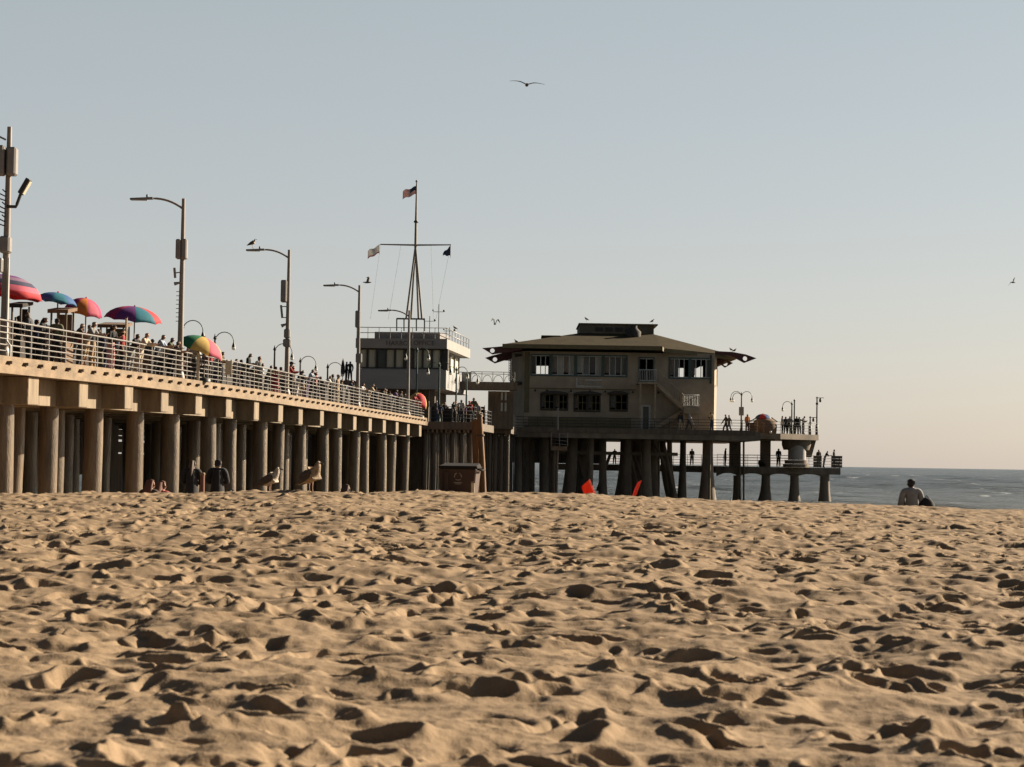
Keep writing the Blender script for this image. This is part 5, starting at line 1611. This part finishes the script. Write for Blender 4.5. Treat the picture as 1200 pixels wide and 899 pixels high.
more = [
 (18, 2.2, 'stand', AWAY, 1.7, BK, DG, 'black', 'tan', dict(), 'person in black before the dark stall hung with goods'),
 (38, 2.4, 'walk', AWAY, 1.72, NB, BK, 'brown', 'tan', dict(), 'person in navy walking behind the striped top person near the left edge'),
 (64, .8, 'stand', AWAY, 1.6, OL, BK, 'black', 'brown', dict(), 'person in olive in front of the brown draped stall'),
 (84, 1.3, 'lean', RAIL, 1.68, DB, DG, 'brown', 'tan', dict(), 'person in brown leaning just right of the brown draped stall'),
 (106, 1.4, 'phone', LEFT, 1.74, BK, TN, 'black', 'brown', dict(), 'person in black top and tan trousers under the right edge of the pink parasol'),
 (120, 2.4, 'walk', TOWARD, 1.66, WH, NB, 'black', 'tan', dict(), 'person in white top and navy trousers left of the black topped one with pink trousers'),
 (141, .9, 'stand', RAIL, 1.64, RD, BK, 'black', 'tan', dict(), 'person in red below the left edge of the rainbow parasol'),
 (152, 1.1, 'lean', RAIL, 1.66, BK, GY, 'black', 'brown', dict(), 'person in black top and grey trousers leaning below the rainbow parasol'),
 (170, 2.0, 'walk', AWAY, 1.7, DG, TN, 'brown', 'tan', dict(), 'person in charcoal top and tan trousers right of the cream clad one'),
 (186, 2.4, 'stand', TOWARD, 1.74, WH, BK, 'black', 'brown', dict(), 'person in white behind the tall pale blue shirted one'),
 (200, .6, 'lean', RAIL, 1.62, BK, BK, 'black', 'tan', dict(), 'person all in black leaning just left of the second lamp pole'),
 (209, 2.0, 'stand', AWAY, 1.7, GY, BK, 'brown', 'tan', dict(), 'person in grey close behind the second lamp pole'),
 (237, 1.6, 'stand', AWAY, 1.6, NB, DG, 'black', 'tan', dict(), 'person in navy behind the tall pale board'),
 (257, .8, 'phone', RAIL, 1.58, DB, BK, 'black', 'tan', dict(), 'person in dark brown just left of the cream board at the railing'),
 (281, 1.8, 'stand', AWAY, 1.62, OL, BK, 'black', 'brown', dict(), 'person in olive behind the all black phone user'),
 (297, 2.2, 'stand', TOWARD, 1.66, DB, DG, 'brown', 'tan', dict(), 'person in brown between the all black phone user and the grey shirted one'),
 (328, 1.4, 'stand', AWAY, 1.62, BG, DG, 'brown', 'fair', dict(), 'person in beige left of the dark red jacket'),
 (338, 1.7, 'stand', AWAY, 1.7, BK, BK, 'black', 'tan', dict(), 'person in black right behind the gull lamp pole'),
 (353, 1.5, 'walk', AWAY, 1.68, NB, TN, 'black', 'tan', dict(), 'person in navy top and tan trousers below the gooseneck lamp right of the gull lamp'),
 (365, 1.6, 'stand', AWAY, 1.7, BK, DG, 'black', 'brown', dict(), 'person in black between the pale blue shirt and the auburn hair'),
 (381, .8, 'lean', RAIL, 1.62, WH, BK, 'black', 'tan', dict(), 'person in white leaning left of the reaching one'),
 (400, .9, 'stand', RAIL, 1.6, DB, BK, 'brown', 'tan', dict(), 'person in brown just right of the sunlit tan jacket'),
 (407, .7, 'lean', RAIL, 1.66, NB, GY, 'black', 'tan', dict(), 'person in navy leaning below the closed parasol'),
 (414, 1.2, 'stand', AWAY, 1.62, OL, BK, 'black', 'brown', dict(), 'person in olive below the silhouetted figures'),
 (446, .7, 'lean', RAIL, 1.64, BK, GY, 'black', 'tan', dict(), 'person in black leaning between the navy one and the olive one before the office'),
 (456, 1.3, 'stand', AWAY, 1.66, WH, BK, 'black', 'fair', dict(), 'person in white left of the purple one before the office'),
]
people += more
for i, (px, s_, pose, rz, h, sh, lg, hr, sk, kw, lab) in enumerate(people):
    person(lab, on_pier(px, s_), rz + random.uniform(-.3, .3), pose, h, sh, lg, hr, sk, seed=i, group='people along the pier railing', **kw)

# figures standing higher up by the office
plf = thing('viewing_step', 'dark raised step by the left end of the office', 'step', (at(406, 447, 150.5).x, 150.5, deck_z(150)), world=True)
za = at(406, 446, 150.5).z
xa, xc = at(399, 446, 150.5).x, at(415.5, 446, 150.5).x
MB().box((xa, 150, za - .25), (xc, 153, za)).build('tread', M_TIMBER, plf)
for x in (xa + .05, xc - .25):
    for y in (150.05, 152.7): MB().box((x, y, deck_z(150) - .2), (x + .2, y + .2, za - .251)).build('leg', M_TIMBER, plf)
person('silhouetted person with elbows out on the step by the office', (at(410, 446, 151).x, 151, za), AWAY, 'wide', 1.5, BK, BK, 'black', 'dark', sleeves='long', seed=80)
person('silhouetted person nearest the closed parasol on the step by the office', (at(405.5, 446, 151.6).x, 151.6, za), RAIL, 'stand', 1.5, BK, BK, 'black', 'dark', sleeves='long', seed=81)
cp = thing('closed_parasol', 'closed dark parasol on the step by the office', 'umbrella', (at(401.5, 446, 150.6).x, 150.6, za))
MB().lathe([(.1, .35), (.16, .6), (.15, 1.0), (.08, 1.4), (.02, 1.6)], (0, 0, 0), 12).build('canopy', M_CANVAS, cp)
MB().tube([(0, 0, 0), (0, 0, 1.65)], .025, 6).build('pole', M_POLE, cp)

# crowd on the dark platform
crowd = [
 (511, 145.5, 'stand', RAIL, DG, NB, 'black', 'person in charcoal at the left end of the dark platform'),
 (516, 149, 'walk', AWAY, NB, BK, 'black', 'person in navy by the dark globe lamp nearest the office corner'),
 (521, 152, 'stand', TOWARD, BK, BK, 'black', 'left one of two black heads under the footbridge'),
 (525.5, 152, 'stand', TOWARD, DG, BK, 'brown', 'right one of two black heads under the footbridge'),
 (530, 146, 'phone', RAIL, BK, DG, 'black', 'person in black bent over left of the thick crowd on the dark platform'),
 (534, 147, 'stand', RAIL, OL, BK, 'black', 'person in olive among the crowd on the dark platform'),
 (537.5, 149, 'stand', AWAY, DB, BK, 'brown', 'brown haired person amid the crowd on the dark platform'),
 (541, 146, 'reach', TOWARD, WH, DG, 'black', 'person in white amid the crowd on the dark platform'),
 (545, 148, 'stand', RAIL, PP, BK, 'black', 'person in purple at the right of the crowd on the dark platform'),
 (552, 145.4, 'lean', R(10), RD, DG, 'black', 'person in red top leaning beside the orange brown post'),
 (555.5, 147, 'stand', TOWARD, OL, BK, 'black', 'tall person in olive behind the red one at the orange brown post'),
 (560, 146, 'stand', R(30), GY, TN, 'grey', 'grey haired person right above the orange brown post'),
]
for i, (px, D, pose, rz, sh, lg, hr, lab) in enumerate(crowd):
    person(lab, (at(px, 480, D).x, D, zA), rz + random.uniform(-.8, .8), pose, (1.62, 1.45, 1.7, 1.3, 1.58)[i % 5] if i != 10 else 1.9, sh, lg, hr, ('tan', 'brown', 'fair')[i % 3], seed=100 + i, group='crowd on the dark platform', hat=RD if i == 9 else None)

wb2 = thing('dark_backdrop', 'dark canvas windbreak behind the crowd on the dark platform', 'screen', (a0.x, 150.4, zA), world=True)  # dark sheet added in place of the dim clutter behind the crowd
x = a0.x
while x < xr - .2:
    MB().box((x, 150.4, zA), (x + .78, 150.44, zA + 1.25 + random.uniform(-.2, .2))).build('panel', M_CANVAS, wb2)
    MB().tube([(x + .79, 150.5, zA), (x + .79, 150.5, zA + 1.4)], .03, 6).build('post', M_TIMBER, wb2)
    x += .8

# people on the right
right = [
 (807, DR - 1.2, zf, 'walk', R(70), LB, DG, 'black', 'person in pale blue on the restaurant terrace under the stair'),
 (797, DR - 1.6, zf, 'stand', R(-20), DG, CREAM, 'black', 'person in charcoal with cream trousers left of the stair landing'),
 (834, DR - 1.4, zf, 'phone', R(-60), BG, NB, 'brown', 'person in beige by the sunlit corner of the restaurant'),
 (850.5, DF - 3.8, zU, 'walk', R(-90), BK, BK, 'black', 'left one of two people walking left past the restaurant corner'),
 (854.5, DF - 4.2, zU, 'walk', R(-90), DG, DG, 'black', 'right one of two people walking left past the restaurant corner'),
 (875.5, DF - 4.4, zU, 'stand', R(20), ORN, DB, 'auburn', 'person in orange beside the covered brown stall'),
 (916.5, DF - 1.8, zU, 'stand', R(80), BK, BK, 'black', 'tall dark person standing left on the drum of the fishing deck'),
 (920.5, DF - 1.4, zU, 'stand', R(180), DG, BK, 'brown', 'second dark person from the left above the concrete drum'),
 (924.5, DF - 1.6, zU, 'lean', R(10), GY, BK, 'black', 'person in grey leaning above the concrete drum'),
 (933.5, DF - 1.5, zU, 'stand', R(0), BK, DG, 'black', 'person in black under the plain green pole'),
 (936.5, DF - 1.2, zU, 'reach', R(180), DB, BK, 'black', 'person in brown with an arm out above the concrete drum'),
 (941, DF - 1.9, zU, 'phone', R(60), GY, DG, 'grey', 'grey haired person at the right of the group above the drum'),
 (850, DF + .6, zL, 'stand', R(90), BK, BK, 'black', 'dark person on the lower deck left of the thick concrete column'),
 (891, DF + .3, zL, 'sit', R(30), DG, BK, 'black', 'person sitting on the lower deck beside the second flared pile'),
 (912.5, DF + .5, zL, 'stand', R(0), BK, BK, 'black', 'dark person on the lower deck left of the concrete drum'),
 (959.5, DF + .6, zL, 'stand', R(20), DB, BK, 'auburn', 'person in brown behind the left rail screen of the lower deck'),
 (966.5, DF + .3, zL, 'lean', R(90), BK, DG, 'black', 'dark person between the two rail screens of the lower deck'),
 (977.5, DF + .6, zL, 'stand', R(70), DG, BK, 'black', 'dark person behind the right rail screen at the very end of the lower deck'),
 (811, DF + 13.5, zL, 'stand', R(0), BK, DG, 'black', 'dark person on the lower deck seen between the piles under the restaurant stair'),
 (720.5, DF + 17.5, zL, 'lean', R(0), BK, BK, 'black', 'dark person seen through the left gap under the restaurant'),
]
for i, (px, D, z, pose, rz, sh, lg, hr, lab) in enumerate(right):
    person(lab, (at(px, 520, D).x, D, z), rz, pose, (1.72, 1.66, 1.76)[i % 3], sh, lg, hr, ('tan', 'brown', 'dark')[i % 3], seed=200 + i, sleeves='long' if i % 2 else 'short', group='people on the fishing deck and terrace')

# people on the sand beyond the crest
def on_sand(px, D):
    x = (px - 600) / F * D
    return Vector((x, D, sand_z(x, D)))
p = on_sand(1069, 45); p.x = at(1069, 590, 45).x
person('person in grey shirt sitting alone on the sand facing the sea', p - UP * .02, R(182), 'sit', 1.78, GY, DG, 'black', 'brown', seed=301)
bp_ = thing('backpack', 'dark rounded backpack on the sand beside the sitting person', 'bag', p + Vector((.33, .05, 0)))
MB().ball((0, 0, .2), (.2, .15, .26), 12, 9).build('body', fabric(BK), bp_)
MB().ball((0, -.12, .13), (.13, .07, .13), 10, 7).build('pocket', fabric(DG), bp_)
MB().tube([(-.05, 0, .44), (0, 0, .5), (.05, 0, .44)], .012, 6).build('handle', fabric(DG), bp_)
for px, D, top, lab, kw in ((225, 48, 537, 'long haired person in black standing behind the sand crest left of the brown stake', dict(hair='brown', longhair=True, pose='fold')),
                            (255, 48.5, 536, 'broad person in black jacket with patterned sleeve standing behind the sand crest', dict(hair='black', pose='fold'))):
    q = on_sand(px, D); q.x = at(px, 560, D).x
    hgt = at(px, top, D).z - q.z
    person(lab, q, R(180), kw['pose'], hgt, BK, BK, kw['hair'], 'tan', sleeves='long', longhair=kw.get('longhair', False), seed=310 + px, coat=True)
for px, D, top, sh, hr, lab in ((173, 44, 560, DB, 'auburn', 'left one of two people with auburn hair sitting low behind the sand crest'),
                                (187, 44.5, 562, RD, 'auburn', 'right one of two people with auburn hair sitting low behind the sand crest'),
                                (403, 46, 566, WH, 'brown', 'small far figure in white sitting low behind the sand crest right of the gulls'),
                                (269, 46, 572, RD, 'black', 'person in red barely showing behind the sand crest right of the black jacket')):
    q = on_sand(px, D); q.x = at(px, 575, D).x
    hh = at(px, top, D).z - q.z
    person(lab, q, R(160), 'sit', 1.75 * hh / .90 if px != 403 else 1.75 * hh / .90, sh, DB, hr, 'fair', longhair=True, seed=320 + px)
stk = thing('wooden_stake', 'short brown wooden stake between the two black clad people', 'stake', on_sand(239.5, 46.5))
q = on_sand(239.5, 46.5)
zt_ = at(239.5, 557, 46.5).z - q.z
MB().tube([(0, 0, -.3), (0, 0, zt_)], [.06, .05], 8).build('shaft', mat('red_brown_wood', (.16, .07, .045), .8, .3, 3), stk)
MB().lathe([(.055, 0), (.065, .02), (.05, .06)], (0, 0, zt_), 8).build('cap', M_BEAM, stk)

# ------------------------------------------------------------------ gulls
M_GBODY = mat('mottled_brown_feathers', (0.30, 0.215, 0.13), 0.8, 0.75, 17, 0.3, 60)
M_GPALE = mat('pale_feathers', (0.40, 0.34, 0.27), 0.8, 0.4, 24, 0.3, 60)
M_GWING = mat('dark_wing_feathers', (0.06, 0.045, 0.035), 0.8, 0.6, 24, 0.4, 60, streak=(.35, 1, 1))
M_GLEG = mat('pinkish_leg', (0.35, 0.2, 0.14), 0.6, 0.15, 10)
M_BILL = mat('dark_bill', (0.03, 0.025, 0.02), 0.5, 0.2, 10)
def gull(label, loc, rz, sc, body, stretch=0.0, group=None):
    J, E = {}, []
    def add(n, p, r, par=None):
        J[n] = (Vector(p), r); E.append((par, n)) if par else None
    c = stretch
    dz = -.02 * c
    add('body', (-.025, 0, .275 + dz), (.098, .100)); add('rump', (-.135, 0, .225 + dz), (.066, .058), 'body'); add('tailbase', (-.205, 0, .18 + dz), (.036, .02), 'rump'); add('tail', (-.275, 0, .145 + dz), (.034, .007), 'tailbase')
    add('breast', (.05, 0, .315 + dz), (.092, .096), 'body'); add('collar', (.095, 0, .375 + dz), (.062, .064), 'breast'); add('neck', (.115, 0, .425 + dz), (.045, .047), 'collar')
    add('head', (.128, 0, .468 + dz), (.042, .044), 'neck'); add('brow', (.15, 0, .466 + dz), (.028, .03), 'head')
    me = skin_mesh(J, E, 'body', 2)
    me.materials.append(body) if not me.materials else me.materials.__setitem__(0, body)
    t = link('gull', me); t.location = loc; t.rotation_euler = (0, 0, rz); t.scale = (sc,) * 3
    tag(t, label, 'gull', group)
    MB().tube([(.165, 0, .464 + dz), (.19, 0, .46 + dz), (.212, 0, .453 + dz), (.226, 0, .443 + dz)], [(.011, .014), (.009, .012), (.008, .011), (.003, .004)], 8).build('bill', M_BILL, t)
    for sy in (-1, 1):
        MB().ball((.158, sy * .027, .474 + dz), .006, 6, 5).build('eye', M_BILL, t)
        pts = [(.06, sy * .088, .335 + dz), (.0, sy * .103, .305 + dz), (-.1, sy * .09, .25 + dz), (-.2, sy * .05, .19 + dz), (-.31, sy * .012, .14 + dz)]
        MB().tube(pts, [(.012, .035), (.016, .07), (.016, .066), (.013, .04), (.004, .008)], 10).build('wing', M_GWING, t)
        lg = MB().tube([(-.01, sy * .032, .22), (-.015, sy * .032, .11), (0, sy * .032, .008)], [.012, .007, .007], 6).build('leg', M_GLEG, t)
        f = MB()
        f.prism([(-.012, sy * .032 - .006, .002), (-.012, sy * .032 + .006, .002), (.055, sy * .032 + .03, .002), (.062, sy * .032, .002), (.055, sy * .032 - .03, .002)], (0, 0, .007))
        f.build('foot', M_GLEG, lg)
    return t
def gull_at(px, py, D, lab, rz, hpx, body, **k):
    q = at(px, py, D)
    g = sand_z(q.x, D)
    return gull(lab, (q.x, D, g + .012), rz, hpx * D / F / .50, body, **k)
gull_at(317, 578, 29.6, 'darker gull standing on the sand crest, the left one of two', R(-14), 34, M_GPALE, stretch=1.0)
gull_at(365, 578, 29.2, 'brown mottled gull with a sunlit breast standing on the sand crest', R(-38), 41, M_GBODY)

def perched(px, py, D, lab, rz=0.0, sc=.9):
    q = at(px, py, D)
    g = gull(lab, q, rz, sc, M_GPALE, group='birds resting on lamps and roofs')
    return g
perched(296, 291, D_of(339.5) + .1, 'gull resting on the curved arm of the tall lamp', R(0), .95)
perched(533, 387.5, DO + 6, 'small gull resting on the rail of the white office roof', R(180), .8)
perched(687, 377, DR + 6, 'gull on the left end of the restaurant cupola', R(180), .9)
perched(764.5, 379.5, DR + 6.2, 'gull on the right end of the restaurant cupola', R(0), .9)
perched(605, 404, DR + .2, 'gull on the left corner of the restaurant eave', R(180), 1.0)
perched(861, 413.5, DR + 1.2, 'outer gull on the right corner of the restaurant eave', R(0), .8)
perched(856.5, 412.5, DR + 1.4, 'inner gull on the right corner of the restaurant eave', R(180), .8)

def flying(px, py, D, lab, span, rz, bank=0.0, up=.2, sc=1.0):
    J, E = {}, []
    def add(n, p, r, par=None):
        J[n] = (Vector(p), r); E.append((par, n)) if par else None
    add('body', (0, 0, 0), (.065, .06)); add('rump', (0, .14, 0), (.04, .03), 'body'); add('tail', (0, .25, .0), (.045, .007), 'rump')
    add('breast', (0, -.1, 0), (.055, .055), 'body'); add('head', (0, -.2, .015), (.035, .035), 'breast'); add('bill', (0, -.27, .01), (.01, .01), 'head')
    me = skin_mesh(J, E, 'body', 1)
    me.materials.clear(); me.materials.append(M_GWING)
    t = link('flying_gull', me); t.location = at(px, py, D); t.rotation_euler = (0, bank, rz); t.scale = (sc,) * 3
    tag(t, lab, 'gull', 'gulls in flight')
    h = span / 2
    for sx in (-1, 1):
        pts = [(sx * .04, -.03, .03), (sx * h * .35, -.08, .03 + h * up), (sx * h * .55, -.07, .03 + h * up * 1.15), (sx * h * .8, .0, .03 + h * up * .85), (sx * h, .09, .03 + h * up * .35)]
        MB().tube(pts, [(.085, .018), (.08, .014), (.07, .012), (.045, .008), (.008, .004)], 8).build('wing', M_GWING, t)
    return t
flying(617.5, 99.5, 69, 'gull gliding high in the sky with wings spread wide', 1.22, R(185), R(-4), up=.12)
flying(1187, 331, 150, 'distant gull banking at the right edge of the sky', .95, R(120), R(40), up=.3)
flying(580, 380, 150, 'distant gull flapping left of the restaurant roof', .7, R(200), R(-10), up=.9)
flying(430, 331, D_of(422.5) + 1, 'gull taking off just right of a tall lamp top', .8, R(100), R(25), up=.4)

# ------------------------------------------------------------------ rubbish bin and orange flags on the sand
M_BIN = mat('brown_plastic', (0.055, 0.027, 0.015), 0.75, 0.2, 2, 0.1, 6)
M_LID = mat('dark_lid', (0.02, 0.016, 0.015), 0.85, 0.2, 3, spec=0.15)
DB_ = 35.5
q = at(539, 585, DB_); g = sand_z(q.x, DB_)
rb = thing('rubbish_bin', 'brown tapered rubbish bin with a dark lid and pale recycling mark on the sand', 'bin', (q.x, DB_, g), rz=R(-6))
kx = DB_ / F
H = at(539, 546, DB_).z - g
wt, wb_ = 21.5 * kx, 18.5 * kx
dp = .34
MB().hexa([(-wb_, -dp * .85, 0), (wb_, -dp * .85, 0), (wb_, dp * .85, 0), (-wb_, dp * .85, 0)], [(-wt, -dp, H - .04), (wt, -dp, H - .04), (wt, dp, H - .04), (-wt, dp, H - .04)]).build('body', M_BIN, rb, bevel=.02)
MB().hexa([(-wt - .02, -dp - .03, H - .045), (wt + .02, -dp - .03, H - .045), (wt + .02, dp + .02, H - .045), (-wt - .02, dp + .02, H - .045)],
          [(-wt - .02, -dp - .03, H + .0), (wt + .02, -dp - .03, H - .0), (wt - .02, dp - .02, H + .05), (-wt + .02, dp - .02, H + .05)]).build('lid', M_LID, rb, bevel=.012)
MB().tube([(wt + .0, -dp + .1, H - .06), (wt + .07, -dp + .1, H - .07), (wt + .07, dp - .1, H - .07), (wt, dp - .1, H - .06)], .018, 6).build('handle', M_LID, rb)
for x in (-wt * .62,):
    b = MB()
    MB().box((x - .035, -dp - .035, .1), (x + .035, -dp + .02, H - .1)).build('rib', M_BIN, rb, bevel=.01)
M_MARK = mat('bin_print', (0.30, 0.24, 0.19), 0.7, 0.1, 4)
cz = H - 11 * kx - .02
fy = lambda z: -(dp * .85 + (dp * .15) * z / (H - .04)) - .004
b = MB()
for k in range(3):          # three bent arrows
    a0 = R(90 + 120 * k)
    pts = []
    for q_ in range(5):
        a = a0 + R(18 + 18 * q_)
        x_, z_ = math.cos(a) * .062, cz + math.sin(a) * .062
        pts.append((x_, fy(z_), z_))
    b.tube(pts, .009, 5)
    e = Vector(pts[-1]); e2 = e + Vector((math.cos(a0 + R(180)), 0, math.sin(a0 + R(180)))) * .02
    b.tube([e, e2], [.018, .002], 5)
b.build('recycling_mark', M_MARK, rb)
b = MB()
for z_, w_ in ((cz - .105, .075), (cz - .128, .055)):
    b.box((-w_, fy(z_) - .002, z_ - .006), (w_, fy(z_) + .003, z_ + .006))
b.build('printed_line', M_MARK, rb)
for sx in (-1, 1):
    MB().tube([(sx * wb_ * .7, dp * .8, .06), (sx * wb_ * .9, dp * .8, .06)], .09, 14).build('wheel', M_LID, rb)

sp = thing('short_post', 'short pale wooden post in front of the right edge of the rubbish bin', 'post', on_sand(556, 34.6))
q = on_sand(556, 34.6); hp_ = at(556, 566, 34.6).z - q.z
MB().obox((0, 0, hp_ / 2 - .1), (Vector((1, .3, 0)), Vector((-.3, 1, 0)), UP), (.026, .026, hp_ / 2 + .1)).build('shaft', M_PALE, sp, bevel=.006)
MB().obox((0, 0, hp_ + .012), (Vector((1, .3, 0)), Vector((-.3, 1, 0)), UP), (.03, .03, .012)).build('cap', M_BEAM, sp)

M_ORANGE = mat('orange_fabric', (0.75, 0.09, 0.03), 0.7, 0.08, 6, 0.2, 14, trans=0.3)
def beach_flag(label, px, py_b, D, outline, stake):
    """A small fluorescent marker flag: cloth outline and stake in photo pixels, bellied so it has depth."""
    q = on_sand(px, D)
    t = thing('marker_flag', label, 'flag', q, world=True, group='orange marker flags on the sand')
    n = 8
    (tlx, tly), (trx, try_), (brx, bry), (blx, bly) = outline
    vs, fs = [], []
    for i in range(n + 1):
        for j in range(n + 1):
            u, v = i / n, j / n
            x = (tlx * (1 - u) + trx * u) * (1 - v) + (blx * (1 - u) + brx * u) * v
            y = (tly * (1 - u) + try_ * u) * (1 - v) + (bly * (1 - u) + bry * u) * v
            p_ = at(x, y, D)
            p_.y += .05 * math.sin(math.pi * u) * (1 - .4 * v) + .22 * (1 - u) + .035 * math.sin(7 * u + 4 * v) * (1 - u)
            vs.append(p_)
    for i in range(n):
        for j in range(n):
            fs.append((i * (n + 1) + j, (i + 1) * (n + 1) + j, (i + 1) * (n + 1) + j + 1, i * (n + 1) + j + 1))
    me = bpy.data.meshes.new('cloth')
    me.from_pydata([tuple(v - ORG[t.name]) for v in vs], [], fs)
    for f in me.polygons: f.use_smooth = True
    bm = bmesh.new(); bm.from_mesh(me); bmesh.ops.solidify(bm, geom=bm.faces[:], thickness=.006); bm.to_mesh(me); bm.free()
    me.materials.append(M_ORANGE)
    link('cloth', me, t)
    a, c = at(*stake[0], D - .01), at(*stake[1], D - .01)
    MB().tube([a, c + (c - a) * .6], .009, 6).build('stake', M_ORANGE, t)
beach_flag('square orange flag leaning on its stake, the left one of two', 690, 583, 37, [(681.5, 571), (690, 562.5), (698, 582), (688, 585)], [(690.5, 561.5), (699, 583)])
beach_flag('thin orange flag seen edge on, the right one of two', 746, 583, 37.5, [(747.5, 566), (751.5, 563.5), (746, 580), (740.5, 586)], [(751.5, 563), (741, 586)])
